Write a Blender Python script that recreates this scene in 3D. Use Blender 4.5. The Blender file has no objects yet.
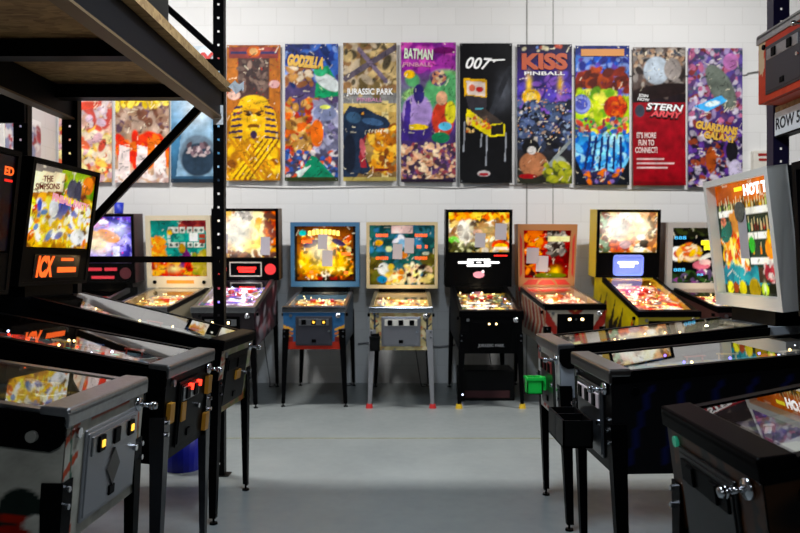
import bpy, bmesh, math, random
import numpy as np
from mathutils import Matrix, Vector
R = math.radians
scn = bpy.context.scene
COL = scn.collection

# ------------------------------------------------------------------ camera, world, light, exposure
cam_d = bpy.data.cameras.new('camera'); cam = bpy.data.objects.new('camera', cam_d); COL.objects.link(cam)
cam_d.sensor_width = 36.0; cam_d.lens = 34.2; cam_d.clip_start = 0.05; cam_d.clip_end = 100
cam.location = (0, 0, 1.341); cam.rotation_euler = (R(90 - 0.25), 0, R(0.136))
cam_d.dof.use_dof = True; cam_d.dof.focus_distance = 3.2; cam_d.dof.aperture_fstop = 4.5
scn.camera = cam
scn.view_settings.view_transform = 'Standard'; scn.view_settings.look = 'None'
scn.view_settings.gamma = 1.0; scn.view_settings.use_curve_mapping = False
scn.view_settings.exposure = 0.0
w = bpy.data.worlds.new('world'); scn.world = w; w.use_nodes = True
w.node_tree.nodes['Background'].inputs[0].default_value = (0.6, 0.7, 0.9, 1)
w.node_tree.nodes['Background'].inputs[1].default_value = 0.02

def area(name, loc, rot, sx, sy, power, color):
    l = bpy.data.lights.new(name, 'AREA'); l.shape = 'RECTANGLE'; l.size = sx; l.size_y = sy
    l.energy = power; l.color = color
    o = bpy.data.objects.new(name, l); o.location = loc; o.rotation_euler = rot; COL.objects.link(o); return o
# fluorescent fittings over the back aisle, then two added fills for the front
area('ceiling_tube', (-2.5, 5.6, 5.4), (0, 0, 0), 1.3, 0.14, 232, (1.0, 0.985, 0.965))
area('ceiling_tube', (2.9, 5.6, 5.4), (0, 0, 0), 1.3, 0.14, 232, (1.0, 0.985, 0.965))
area('ceiling_tube', (0.0, 3.0, 3.52), (0, 0, 0), 0.25, 1.4, 80, (0.74, 0.87, 1.0))  # bluish fill added to brighten the front floor and aisle faces
area('ceiling_tube', (0.3, -1.6, 3.52), (R(25), 0, 0), 1.6, 0.25, 32, (0.86, 0.93, 1.0))  # fill added behind the camera to brighten sides turned towards it

# ------------------------------------------------------------------ helpers
def srgb(c):
    if isinstance(c, str):
        c = c.lstrip('#'); c = [int(c[i:i+2], 16) / 255 for i in (0, 2, 4)]
    return [x / 12.92 if x <= 0.04045 else ((x + 0.055) / 1.055) ** 2.4 for x in c]
_m = {}
def mat(name, col, rough=0.5, metal=0.0, emit=0.0, noise=0.0, nscale=30.0, bump=0.0, spec=0.5):
    if name in _m: return _m[name]
    m = bpy.data.materials.new(name); m.use_nodes = True; nt = m.node_tree; b = nt.nodes['Principled BSDF']
    c = srgb(col) + [1]
    b.inputs['Base Color'].default_value = c; b.inputs['Roughness'].default_value = rough
    b.inputs['Metallic'].default_value = metal; b.inputs['Specular IOR Level'].default_value = spec
    if emit:
        b.inputs['Emission Color'].default_value = c; b.inputs['Emission Strength'].default_value = emit
    if noise or bump:
        tc = nt.nodes.new('ShaderNodeTexCoord'); n = nt.nodes.new('ShaderNodeTexNoise')
        n.inputs['Scale'].default_value = nscale; n.inputs['Detail'].default_value = 6
        nt.links.new(tc.outputs['Object'], n.inputs['Vector'])
        if noise:
            rp = nt.nodes.new('ShaderNodeValToRGB')
            rp.color_ramp.elements[0].position = 0.3; rp.color_ramp.elements[1].position = 0.7
            rp.color_ramp.elements[0].color = [x * (1 - noise) for x in c[:3]] + [1]
            rp.color_ramp.elements[1].color = [min(1, x * (1 + noise)) for x in c[:3]] + [1]
            nt.links.new(n.outputs['Fac'], rp.inputs['Fac']); nt.links.new(rp.outputs['Color'], b.inputs['Base Color'])
        if bump:
            bp = nt.nodes.new('ShaderNodeBump'); bp.inputs['Strength'].default_value = bump; bp.inputs['Distance'].default_value = 0.01
            nt.links.new(n.outputs['Fac'], bp.inputs['Height']); nt.links.new(bp.outputs['Normal'], b.inputs['Normal'])
    _m[name] = m; return m
def canvas_mat(emit=0.0, rough=0.45, base=1.0):
    k = 'print_%s_%s_%s' % (emit, rough, base)
    if k in _m: return _m[k]
    m = bpy.data.materials.new('printed_art'); m.use_nodes = True; nt = m.node_tree; b = nt.nodes['Principled BSDF']
    a = nt.nodes.new('ShaderNodeAttribute'); a.attribute_name = 'art'
    b.inputs['Roughness'].default_value = rough; b.inputs['Specular IOR Level'].default_value = .15
    if base < 1:
        mx = nt.nodes.new('ShaderNodeVectorMath'); mx.operation = 'SCALE'; mx.inputs['Scale'].default_value = base
        nt.links.new(a.outputs['Color'], mx.inputs[0]); nt.links.new(mx.outputs[0], b.inputs['Base Color'])
    else: nt.links.new(a.outputs['Color'], b.inputs['Base Color'])
    if emit:
        nt.links.new(a.outputs['Color'], b.inputs['Emission Color']); b.inputs['Emission Strength'].default_value = emit
    _m[k] = m; return m
def glass_mat():
    if 'glass' in _m: return _m['glass']
    m = bpy.data.materials.new('glass'); m.use_nodes = True; nt = m.node_tree; nt.nodes.clear()
    out = nt.nodes.new('ShaderNodeOutputMaterial'); mix = nt.nodes.new('ShaderNodeMixShader')
    f = nt.nodes.new('ShaderNodeFresnel'); f.inputs['IOR'].default_value = 1.52
    a1 = nt.nodes.new('ShaderNodeMath'); a1.operation = 'ADD'; a1.inputs[1].default_value = 1.0      # both faces of the pane: 2R / (1 + R)
    d1 = nt.nodes.new('ShaderNodeMath'); d1.operation = 'DIVIDE'; m1 = nt.nodes.new('ShaderNodeMath'); m1.operation = 'MULTIPLY'; m1.inputs[1].default_value = 2.0
    nt.links.new(f.outputs[0], a1.inputs[0]); nt.links.new(f.outputs[0], d1.inputs[0]); nt.links.new(a1.outputs[0], d1.inputs[1]); nt.links.new(d1.outputs[0], m1.inputs[0])
    t = nt.nodes.new('ShaderNodeBsdfTransparent'); t.inputs[0].default_value = (0.93, 0.95, 0.94, 1)
    g = nt.nodes.new('ShaderNodeBsdfGlossy'); g.inputs['Roughness'].default_value = 0.015
    ge = nt.nodes.new('ShaderNodeNewGeometry'); s1 = nt.nodes.new('ShaderNodeMath'); s1.operation = 'SUBTRACT'; s1.inputs[0].default_value = 1.0   # the pane's under face adds nothing more
    m3 = nt.nodes.new('ShaderNodeMath'); m3.operation = 'MULTIPLY'; nt.links.new(ge.outputs['Backfacing'], s1.inputs[1])
    nt.links.new(s1.outputs[0], m3.inputs[0]); nt.links.new(m1.outputs[0], m3.inputs[1])
    nt.links.new(m3.outputs[0], mix.inputs[0]); nt.links.new(t.outputs[0], mix.inputs[1]); nt.links.new(g.outputs[0], mix.inputs[2])
    nt.links.new(mix.outputs[0], out.inputs[0]); _m['glass'] = m; return m

def finish(name, bm, m, parent=None, M=None, smooth=False):
    if M is not None: bm.transform(M)
    bmesh.ops.recalc_face_normals(bm, faces=bm.faces)
    me = bpy.data.meshes.new(name); bm.to_mesh(me); bm.free()
    if smooth:
        for p in me.polygons: p.use_smooth = True
    me.materials.append(m)
    o = bpy.data.objects.new(name, me); COL.objects.link(o)
    if parent is not None: o.parent = parent
    return o
def tag(o, label, cat, group=None):
    o['label'] = label; o['category'] = cat
    if group: o['group'] = group
    return o
def empty(name, label, cat, loc=(0, 0, 0), rz=0, group=None):
    o = bpy.data.objects.new(name, None); COL.objects.link(o); o.location = loc; o.rotation_euler = (0, 0, rz)
    o.empty_display_size = 0.1
    return tag(o, label, cat, group)
def struct(o): o['kind'] = 'structure'; return o
def box(bm, x0, x1, y0, y1, z0, z1, bev=0.0, M=None):
    r = bmesh.ops.create_cube(bm, size=1.0)['verts']
    bmesh.ops.transform(bm, verts=r, matrix=Matrix.Translation(((x0+x1)/2, (y0+y1)/2, (z0+z1)/2)) @ Matrix.Diagonal((abs(x1-x0), abs(y1-y0), abs(z1-z0), 1)))
    if bev:
        es = list({e for v in r for e in v.link_edges})
        rr = bmesh.ops.bevel(bm, geom=es, offset=bev, segments=2, affect='EDGES', profile=0.5)
        r = list({v for f in rr['faces'] for v in f.verts} | {v for v in r if v.is_valid})
    if M is not None: bmesh.ops.transform(bm, verts=[v for v in r if v.is_valid], matrix=M)
    return bm
def BX(x0, x1, y0, y1, z0, z1, bev=0.0): return box(bmesh.new(), x0, x1, y0, y1, z0, z1, bev)
def cyl(bm, p0, p1, r0, r1=None, seg=16):
    p0 = Vector(p0); p1 = Vector(p1); d = p1 - p0; r1 = r0 if r1 is None else r1
    q = d.to_track_quat('Z', 'Y').to_matrix().to_4x4()
    bmesh.ops.create_cone(bm, cap_ends=True, segments=seg, radius1=r0, radius2=r1, depth=d.length, matrix=Matrix.Translation((p0+p1)/2) @ q)
    return bm
def CY(*a, **k): return cyl(bmesh.new(), *a, **k)
def tube(bm, pts, r, seg=8):
    pts = [Vector(p) for p in pts]; rings = []
    for i, p in enumerate(pts):
        d = (pts[min(i+1, len(pts)-1)] - pts[max(i-1, 0)]).normalized()
        q = d.to_track_quat('Z', 'Y')
        rings.append([bm.verts.new(p + q @ Vector((r*math.cos(a), r*math.sin(a), 0))) for a in [2*math.pi*k/seg for k in range(seg)]])
    for a, b in zip(rings, rings[1:]):
        for k in range(seg): bm.faces.new((a[k], a[(k+1) % seg], b[(k+1) % seg], b[k]))
    bm.faces.new(rings[0][::-1]); bm.faces.new(rings[-1]); return bm
def bez(p, n=14):
    P = [Vector(x) for x in p]; out = []
    P = [P[0]] + P + [P[-1]]
    for i in range(1, len(P)-2):
        for k in range(n):
            t = k/n; a, b, c, d = P[i-1], P[i], P[i+1], P[i+2]
            out.append(0.5*((2*b)+(-a+c)*t+(2*a-5*b+4*c-d)*t*t+(-a+3*b-3*c+d)*t**3))
    out.append(P[-2]); return out
def prism(bm, pts2, x0, x1):            # polygon in the y-z plane extruded along x
    a = [bm.verts.new((x0, y, z)) for y, z in pts2]; b = [bm.verts.new((x1, y, z)) for y, z in pts2]
    bm.faces.new(a); bm.faces.new(b[::-1]); n = len(a)
    for i in range(n): bm.faces.new((a[i], b[i], b[(i+1) % n], a[(i+1) % n]))
    return bm
def prismy(bm, pts2, y0, y1):           # polygon in the x-z plane extruded along y
    a = [bm.verts.new((x, y0, z)) for x, z in pts2]; b = [bm.verts.new((x, y1, z)) for x, z in pts2]
    bm.faces.new(a); bm.faces.new(b[::-1]); n = len(a)
    for i in range(n): bm.faces.new((a[i], b[i], b[(i+1) % n], a[(i+1) % n]))
    return bm
def beam_between(bm, p0, p1, w_, h_):
    p0 = Vector(p0); p1 = Vector(p1); d = p1-p0
    q = d.to_track_quat('X', 'Z').to_matrix().to_4x4()
    return box(bm, -d.length/2, d.length/2, -w_/2, w_/2, -h_/2, h_/2, 0, Matrix.Translation((p0+p1)/2) @ q)
def text_bm(s, wid, hei, bold=0.0, shear=0.0, ext=0.0006, spacing=1.0):
    """lettering standing in the x-z plane, facing -y, centred, stretched to wid x hei"""
    cu = bpy.data.curves.new('lettering', 'FONT'); cu.body = s; cu.size = 1; cu.offset = bold; cu.shear = shear
    cu.extrude = 0.02; cu.resolution_u = 3; cu.space_line = 0.95; cu.align_x = 'CENTER'; cu.space_character = spacing
    o = bpy.data.objects.new('lettering', cu); COL.objects.link(o)
    bpy.context.view_layer.update()
    me = bpy.data.meshes.new_from_object(o.evaluated_get(bpy.context.evaluated_depsgraph_get()))
    bpy.data.objects.remove(o); bpy.data.curves.remove(cu)
    bm = bmesh.new(); bm.from_mesh(me); bpy.data.meshes.remove(me)
    xs = [v.co.x for v in bm.verts]; ys = [v.co.y for v in bm.verts]
    cx, cy = (min(xs)+max(xs))/2, (min(ys)+max(ys))/2
    sx, sy = wid/(max(xs)-min(xs)), hei/(max(ys)-min(ys))
    for v in bm.verts: v.co = Vector(((v.co.x-cx)*sx, -(1 if v.co.z > 0 else -1)*ext, (v.co.y-cy)*sy))
    return bm

# ------------------------------------------------------------------ printed art, painted onto the vertices of a fine grid
class Cv:
    def __init__(s, w_, h_, bg):
        s.w, s.h = w_, h_; s.a = np.zeros((h_, w_, 3)); s.a[:] = srgb(bg)
        s.X, s.Y = np.meshgrid((np.arange(w_)+.5)/w_, (np.arange(h_)+.5)/h_); s.asp = h_/w_
    def put(s, mask, col, al=1.0):
        m = np.clip(mask, 0, 1)[..., None]*al; s.a = s.a*(1-m) + np.array(srgb(col))*m; return s
    def ell(s, cx, cy, rx, ry, col, ang=0, soft=0.12, al=1.0):
        c, n = math.cos(R(ang)), math.sin(R(ang)); dx = s.X-cx; dy = (s.Y-cy)*s.asp; ry = ry*s.asp
        d = np.sqrt(((dx*c+dy*n)/rx)**2 + ((-dx*n+dy*c)/ry)**2)
        return s.put((1-d)/soft+.5, col, al)
    def glow(s, cx, cy, rx, ry, col, al=1.0):
        d2 = ((s.X-cx)/rx)**2+((s.Y-cy)/ry)**2; return s.put(np.exp(-d2), col, al)
    def ring(s, cx, cy, rx, ry, t, col):
        d = np.sqrt(((s.X-cx)/rx)**2+((s.Y-cy)/ry)**2); return s.put((t-abs(d-1))/.08+.5, col)
    def rect(s, x0, x1, y0, y1, col, al=1.0):
        return s.put(((s.X >= x0) & (s.X <= x1) & (s.Y >= y0) & (s.Y <= y1)).astype(float), col, al)
    def grad(s, y0, c0, y1, c1):
        t = np.clip((s.Y-y0)/(y1-y0), 0, 1)[..., None]; m = ((s.Y >= y0) & (s.Y <= y1))[..., None]
        s.a = np.where(m, np.array(srgb(c0))*(1-t)+np.array(srgb(c1))*t, s.a); return s
    def poly(s, pts, col, al=1.0):
        ins = np.zeros_like(s.X, bool); n = len(pts)
        for i in range(n):
            (x1, y1), (x2, y2) = pts[i], pts[(i+1) % n]
            if y1 == y2: continue
            ins ^= ((y1 > s.Y) != (y2 > s.Y)) & (s.X < (x2-x1)*(s.Y-y1)/(y2-y1)+x1)
        return s.put(ins.astype(float), col, al)
    def line(s, x0, y0, x1, y1, t, col, al=1.0):
        dx, dy = x1-x0, (y1-y0)*s.asp; L = dx*dx+dy*dy+1e-9
        u = np.clip(((s.X-x0)*dx+(s.Y-y0)*s.asp*dy)/L, 0, 1)
        d = np.hypot(s.X-x0-u*dx, (s.Y-y0)*s.asp-u*dy); return s.put((d < t).astype(float), col, al)
    def blobs(s, cols, n, r0, r1, seed, x0=0, x1=1, y0=0, y1=1, soft=.35, al=1.0, st=2.2):
        g = random.Random(seed); n = int(n*2.6) if n > 9 else n; q = .56 if n > 9 else 1
        for i in range(n):
            r = g.uniform(r0, r1)*q; k = g.uniform(1, st)
            s.ell(g.uniform(x0, x1), g.uniform(y0, y1), r*k, r/s.asp, g.choice(cols), g.uniform(0, 180), soft, al)
        return s
    def dots(s, cols, n, seed, x0=0, x1=1, y0=0, y1=1, r=.018):
        return s.blobs(cols, n, r*.6, r*1.4, seed, x0, x1, y0, y1, .5, 1, 1.3)
    def strokes(s, n, seed, y0=0, y1=1, cols=('0a0808', '0a0808', 'fff4d8', '1c1420')):
        g = random.Random(seed)
        for i in range(n):
            x, y, a, L = g.random(), g.uniform(y0, y1), g.uniform(0, math.pi), g.uniform(.02, .11)
            s.line(x, y, x+L*math.cos(a), y+L*math.sin(a)/s.asp, g.uniform(.004, .011), g.choice(cols), g.uniform(.3, .75))
        return s
    def grain(s, amt, seed=1):
        r = np.random.RandomState(seed); h_, w_ = s.h, s.w
        for q in (9, 4):                      # printed texture: soft light and dark mottling at two sizes
            k = r.uniform(-1, 1, (h_//q+2, w_//q+2)); yy = np.arange(h_)/q; xx = np.arange(w_)/q
            i, j = yy.astype(int), xx.astype(int); fy, fx = (yy-i)[:, None], (xx-j)[None]
            v = (k[i][:, j]*(1-fx)+k[i][:, j+1]*fx)*(1-fy)+(k[i+1][:, j]*(1-fx)+k[i+1][:, j+1]*fx)*fy
            s.a = s.a*(1+amt*3.2*v[..., None])
        s.a = np.clip(s.a, 0, 1); l = s.a.mean(2, keepdims=True); s.a = l+(s.a-l)*1.12
        s.a = np.clip(s.a*(1+np.random.RandomState(seed).uniform(-amt, amt, (s.h, s.w, 1))), 0, 1); return s
def canvas_obj(name, cv, corners, m, parent=None, M=None, warp=None):
    """grid between corners (P00 left-bottom, P10 right-bottom, P11 right-top, P01 left-top); one small face per painted cell corner"""
    P00, P10, P11, P01 = [np.array(c, float) for c in corners]; w_, h_ = cv.w, cv.h
    u, v = np.meshgrid(np.linspace(0, 1, w_), np.linspace(0, 1, h_)); u = u[..., None]; v = v[..., None]
    P = (P00*(1-u)+P10*u)*(1-v)+(P01*(1-u)+P11*u)*v
    if warp is not None: P = P+warp(u, v)
    P = P.reshape(-1, 3)
    if M is not None:
        A = np.array(M); P = P @ A[:3, :3].T + A[:3, 3]
    i = np.arange(w_*h_).reshape(h_, w_); F = np.stack([i[:-1, :-1], i[:-1, 1:], i[1:, 1:], i[1:, :-1]], -1).reshape(-1, 4)
    me = bpy.data.meshes.new(name); me.from_pydata(P.tolist(), [], F.tolist())
    at = me.attributes.new('art', 'FLOAT_COLOR', 'POINT')
    at.data.foreach_set('color', np.concatenate([cv.a.reshape(-1, 3), np.ones((w_*h_, 1))], 1).astype(np.float32).ravel())
    me.materials.append(m); me.update()
    o = bpy.data.objects.new(name, me); COL.objects.link(o)
    if parent is not None: o.parent = parent
    return o

# common materials
BLACK = mat('black_paint', '060607', 0.4, noise=0.15, nscale=9, spec=.05)
BLKMETAL = mat('black_metal', '060607', 0.4, 0.0, spec=.03)
CHROME = mat('chrome', 'c8c8cc', 0.16, 1.0)
STEEL = mat('brushed_steel', '9a9a9c', 0.34, 1.0, noise=0.1, nscale=60)
DARKSTEEL = mat('dark_steel', '2c2e36', 0.42, 0.6)
RUBBER = mat('black_rubber', '070708', 0.7, spec=.2)
WHITEP = mat('white_paint', 'd8d4ca', 0.45, noise=0.06, nscale=12)
ROUNDEL = mat('aged_roundel', '8a8880', .6); PAPER = mat('paper', 'b2aeb6', 0.8)
YRUB = mat('yellow_rubber', 'd8b020', 0.5); RRUB = mat('red_rubber', 'c02424', 0.5)
GREYLEG = mat('grey_leg_paint', '8e8e92', 0.4, 0.3)
LAMPW = mat('warm_bulb', 'ffd890', 0.5, emit=9.0); LAMPR = mat('red_bulb', 'ff2a18', 0.5, emit=5.0)
LAMPC = mat('cool_bulb', 'cfd8ff', 0.5, emit=8.0); LAMPY = mat('amber_bulb', 'ffc040', 0.5, emit=1.6)
LAMPB = mat('blue_bulb', '7a6cff', 0.5, emit=6.0)
WHITETXT = mat('white_ink', 'f2f2f2', 0.6); 
LITWHITE = mat('lit_white', 'ffffff', 0.5, emit=1.6); LITORANGE = mat('lit_orange', 'ff6420', 0.5, emit=1.3)
LITRED = mat('lit_red', 'ff2418', 0.5, emit=1.0); LITCYAN = mat('lit_cyan', '48b8f0', 0.5, emit=0.9)
LITPINK = mat('lit_pink', 'f0a0b4', 0.5, emit=0.8)

# ------------------------------------------------------------------ the room
WALL_Y, LX, RX, CZ = 8.5, -3.85, 6.2, 5.6
def wall_mat(vertical_axis='xz'):
    m = bpy.data.materials.new('painted_block_wall'); m.use_nodes = True; nt = m.node_tree; b = nt.nodes['Principled BSDF']
    tc = nt.nodes.new('ShaderNodeTexCoord'); sp = nt.nodes.new('ShaderNodeSeparateXYZ'); cb = nt.nodes.new('ShaderNodeCombineXYZ')
    nt.links.new(tc.outputs['Object'], sp.inputs[0])
    nt.links.new(sp.outputs['X' if vertical_axis == 'xz' else 'Y'], cb.inputs[0]); nt.links.new(sp.outputs['Z'], cb.inputs[1])
    br = nt.nodes.new('ShaderNodeTexBrick'); br.inputs['Scale'].default_value = 1.0
    br.inputs['Brick Width'].default_value = 0.4; br.inputs['Row Height'].default_value = 0.2; br.inputs['Mortar Size'].default_value = 0.006
    br.inputs['Mortar Smooth'].default_value = 0.6
    br.inputs['Color1'].default_value = (0.745, 0.745, 0.74, 1); br.inputs['Color2'].default_value = (0.715, 0.715, 0.71, 1); br.inputs['Mortar'].default_value = (0.665, 0.663, 0.655, 1)
    nt.links.new(cb.outputs[0], br.inputs['Vector'])
    nz = nt.nodes.new('ShaderNodeTexNoise'); nz.inputs['Scale'].default_value = 40; nz.inputs['Detail'].default_value = 5
    nt.links.new(tc.outputs['Object'], nz.inputs['Vector'])
    nt.links.new(br.outputs['Color'], b.inputs['Base Color']); b.inputs['Roughness'].default_value = 0.55
    mm = nt.nodes.new('ShaderNodeMath'); mm.operation = 'MULTIPLY_ADD'; mm.inputs[1].default_value = -1.0
    m2 = nt.nodes.new('ShaderNodeMath'); m2.operation = 'MULTIPLY'; m2.inputs[1].default_value = 0.25
    nt.links.new(nz.outputs['Fac'], m2.inputs[0]); nt.links.new(br.outputs['Fac'], mm.inputs[0]); nt.links.new(m2.outputs[0], mm.inputs[2])
    bp = nt.nodes.new('ShaderNodeBump'); bp.inputs['Strength'].default_value = 0.2; bp.inputs['Distance'].default_value = 0.006
    nt.links.new(mm.outputs[0], bp.inputs['Height']); nt.links.new(bp.outputs['Normal'], b.inputs['Normal'])
    return m
def floor_mat():
    m = bpy.data.materials.new('painted_concrete_floor'); m.use_nodes = True; nt = m.node_tree; b = nt.nodes['Principled BSDF']
    tc = nt.nodes.new('ShaderNodeTexCoord'); n = nt.nodes.new('ShaderNodeTexNoise'); n.inputs['Scale'].default_value = 1.6; n.inputs['Detail'].default_value = 8; n.inputs['Roughness'].default_value = .65
    nt.links.new(tc.outputs['Object'], n.inputs['Vector'])
    rp = nt.nodes.new('ShaderNodeValToRGB'); e = rp.color_ramp.elements
    e[0].position = .3; e[0].color = (0.195, 0.216, 0.216, 1); e[1].position = .72; e[1].color = (0.255, 0.276, 0.27, 1)
    n2 = nt.nodes.new('ShaderNodeTexNoise'); n2.inputs['Scale'].default_value = 14; n2.inputs['Detail'].default_value = 6
    nt.links.new(tc.outputs['Object'], n2.inputs['Vector'])
    r2 = nt.nodes.new('ShaderNodeMapRange'); r2.inputs['To Min'].default_value = .22; r2.inputs['To Max'].default_value = .48
    nt.links.new(n2.outputs['Fac'], r2.inputs['Value']); nt.links.new(r2.outputs[0], b.inputs['Roughness'])
    nt.links.new(n.outputs['Fac'], rp.inputs['Fac']); nt.links.new(rp.outputs['Color'], b.inputs['Base Color'])
    bp = nt.nodes.new('ShaderNodeBump'); bp.inputs['Strength'].default_value = .08; bp.inputs['Distance'].default_value = .004
    nt.links.new(n2.outputs['Fac'], bp.inputs['Height']); nt.links.new(bp.outputs['Normal'], b.inputs['Normal'])
    return m
wm = wall_mat(); wmy = wall_mat('yz')
struct(finish('floor', BX(LX-.2, RX+.2, -4.2, WALL_Y+.2, -.1, 0), floor_mat()))
struct(finish('wall_back', BX(LX-.2, RX+.2, WALL_Y, WALL_Y+.2, 0, CZ), wm))
struct(finish('wall_left', BX(LX-.2, LX, -4.2, WALL_Y, 0, CZ), wmy))
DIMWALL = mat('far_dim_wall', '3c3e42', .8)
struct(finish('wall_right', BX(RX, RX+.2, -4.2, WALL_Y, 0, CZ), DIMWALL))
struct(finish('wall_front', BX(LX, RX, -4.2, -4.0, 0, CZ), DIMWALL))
struct(finish('ceiling', BX(LX-.2, RX+.2, -4.2, WALL_Y+.2, CZ, CZ+.1), mat('ceiling_deck', '303236', .8)))
struct(finish('ceiling_lower', BX(LX, RX, -4.0, 5.27, 3.6, 3.72), mat('ceiling_deck', '303236', .8)))  # unseen slab added to shade the front floor and the side rows
# joint across the floor and the control joint in the wall
struct(finish('trim_1', BX(LX, RX, 5.80, 5.825, 0, .0015), mat('joint_filler', '7a7a62', .8, noise=.3, nscale=20)))
struct(finish('trim_2', BX(1.388, 1.402, WALL_Y-.004, WALL_Y, 0, CZ), mat('joint_sealant', '8c8c88', .7)))
struct(finish('trim_3', BX(1.684, 1.694, WALL_Y-.003, WALL_Y, 0, CZ), mat('joint_sealant', '8c8c88', .7)))
def W(px, py, Y): return ((px-401.8)*Y/760, Y, 1.341+(263.2-py)*Y/760)

# ------------------------------------------------------------------ posters on the back wall
def cv_poster(k):
    c = Cv(64, 160, '808080')
    if k == 'eagle':
        c.grad(0, 'd8a060', 1, 'd8c8d0'); c.blobs(['e07050', 'f0c060', 'e8d8c0', 'c05040', 'd8b0b8', 'f0e0a0'], 60, .05, .14, 3, y0=0, y1=.45)
        c.blobs(['c8b0c0', 'b85048', 'c8a090', 'd8c8cc'], 34, .06, .16, 4, y0=.42, y1=.66)
        for a in range(9): c.ell(.45+.28*math.cos(a*.7), .74+.06*math.sin(a*.7), .2, .022, '8fb4d0', 40*a)
        c.ell(.45, .74, .2, .07, 'a8c8e0'); c.ell(.4, .56, .4, .03, 'd85848', 4); c.blobs(['c8d0dc', '8fa8c0'], 16, .04, .1, 9, y0=.8, y1=1)
    elif k == 'kings':
        c.grad(0, 'd8b090', 1, '503828'); c.blobs(['704838', '907060', 'a89080', '604858', 'b8a090'], 60, .05, .13, 6, y0=.35, y1=.8)
        c.blobs(['d03830', '8c1c1c', '502028'], 18, .05, .12, 5, y0=.8, y1=1)
        c.blobs(['d8b838', 'f0d868', 'a87820', 'e8c848'], 26, .05, .11, 7, y0=.56, y1=.7)
        c.blobs(['e84828', 'd83820', 'f07838'], 24, .08, .16, 8, y0=.14, y1=.34)
        for x in (.17, .5, .83): c.poly([(x-.12, .05), (x+.12, .03), (x+.09, .26), (x-.09, .28)], 'ecdcd8')
        c.blobs(['f0e4e0', 'c8a8a0'], 12, .05, .1, 2, y0=0, y1=.08)
    elif k == 'deep':
        c.grad(0, '2c4860', .35, '5088b0'); c.grad(.35, '5088b0', 1, 'c8dce8')
        c.poly([(.1, .05), (.9, .05), (.72, .48), (.55, .72), (.4, .72), (.22, .45)], '88a8c0'); c.glow(.48, .55, .25, .12, 'd0dce4')
        c.ell(.5, .2, .34, .15, '6a7c8c'); c.ell(.5, .17, .3, .12, '283848'); c.blobs(['b8a8a8', '806870', '584850'], 12, .04, .07, 3, x0=.3, x1=.7, y0=.2, y1=.28)
        c.rect(0, 1, 0, .03, '203040'); c.rect(0, 1, .86, 1, 'd8e4ec')
    elif k == 'gold':
        c.grad(0, 'b07820', 1, '8a4a28'); c.rect(0, .2, .5, 1, 'b06a30'); c.rect(.8, 1, .5, 1, 'b06a30'); c.rect(.22, .78, .6, .9, '4c3430')
        c.rect(.04, .96, .9, .98, '8a3c38'); c.rect(.08, .92, .93, .95, '34305c'); c.ell(.5, .95, .13, .042, 'c8602c'); c.ell(.5, .95, .08, .027, 'd8a870')
        c.blobs(['6c5850', '3a2c2c', '8c7468'], 24, .04, .09, 5, x0=.25, x1=.75, y0=.68, y1=.88)
        c.poly([(.28, .6), (.72, .6), (.9, .5), (.97, .28), (.8, .26), (.5, .34), (.2, .26), (.03, .28), (.1, .5)], 'e0aa20')
        for q in range(6):
            y = .30+.045*q
            for sgn in (-1, 1): c.poly([(.5+sgn*(.47-.02*q), y), (.5+sgn*(.47-.025*q), y+.018), (.5+sgn*.2, y+.032), (.5+sgn*.2, y+.014)], '382848')
        c.ell(.5, .58, .25, .05, 'ecc040'); c.ell(.5, .46, .22, .13, 'e8b42c'); c.ell(.5, .5, .19, .03, 'c88c1c')
        for sgn in (-1, 1): c.line(.5+sgn*.04, .495, .5+sgn*.17, .515, .018, '50300c'); c.ell(.5+sgn*.1, .487, .05, .011, '301c08')
        c.poly([(.46, .49), (.54, .49), (.57, .43), (.43, .43)], 'f4cc50'); c.ell(.5, .4, .11, .02, '70440c'); c.ell(.5, .375, .14, .018, 'f0c848'); c.ell(.5, .34, .06, .03, '382848')
        c.blobs(['e8b838', 'f0c848', 'b87818', '8a5010', 'd89820'], 46, .05, .13, 8, y0=.02, y1=.3)
        for i in range(4): c.line(.1+.1*i, .02, .62+.1*i, .3, .03, 'f0c040'); c.line(.9-.1*i, .02, .38-.1*i, .3, .03, 'c88818'); c.line(.14+.1*i, .02, .66+.1*i, .3, .012, '7a4810')
        c.ell(.14, .63, .12, .035, 'e0b8a8'); c.ell(.88, .71, .1, .03, 'd8a8a8'); c.dots(['c04030', '702820'], 20, 4, y0=.5, y1=.9)
    elif k == 'monster':
        c.grad(0, '2c3038', .5, '5058a0'); c.grad(.5, '584868', 1, '1c2c6c'); c.blobs(['283c88', '4468b8', '8098d0', '182858'], 26, .06, .16, 3, y0=.72, y1=1)
        c.blobs(['d8c8b0', 'b88850', '8a5838'], 14, .05, .1, 4, x0=0, x1=.5, y0=.7, y1=.85)
        c.poly([(.55, .6), (.62, .82), (.8, .84), (1, .7), (1, .62)], '208858'); c.ell(.8, .72, .26, .05, 'd0d8d8', -30); c.ell(.66, .8, .12, .04, '38a070')
        c.blobs(['c89858', 'a87838', 'e0b870', 'd86828', 'b03828', '785028'], 60, .04, .11, 7, x0=.02, x1=.6, y0=.22, y1=.6)
        c.blobs(['9898b0', '686880', 'b8b8cc', '484860', '8078a0'], 44, .05, .12, 8, x0=.55, x1=1, y0=.2, y1=.58); c.ell(.75, .5, .22, .06, '7880a0'); c.ell(.75, .54, .1, .015, 'd8e070')
        c.ell(.6, .35, .12, .1, 'e07030'); c.blobs(['d05838', '3858a0', 'd0c8c8', '484050'], 36, .04, .09, 9, y0=.04, y1=.22)
        c.poly([(.2, .02), (.5, .19), (.58, .18), (.95, .02)], '18805c'); c.poly([(.28, .02), (.2, .07), (.5, .12)], 'c8d8d0'); c.rect(0, 1, 0, .03, '303818')
    elif k == 'jungle':
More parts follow.
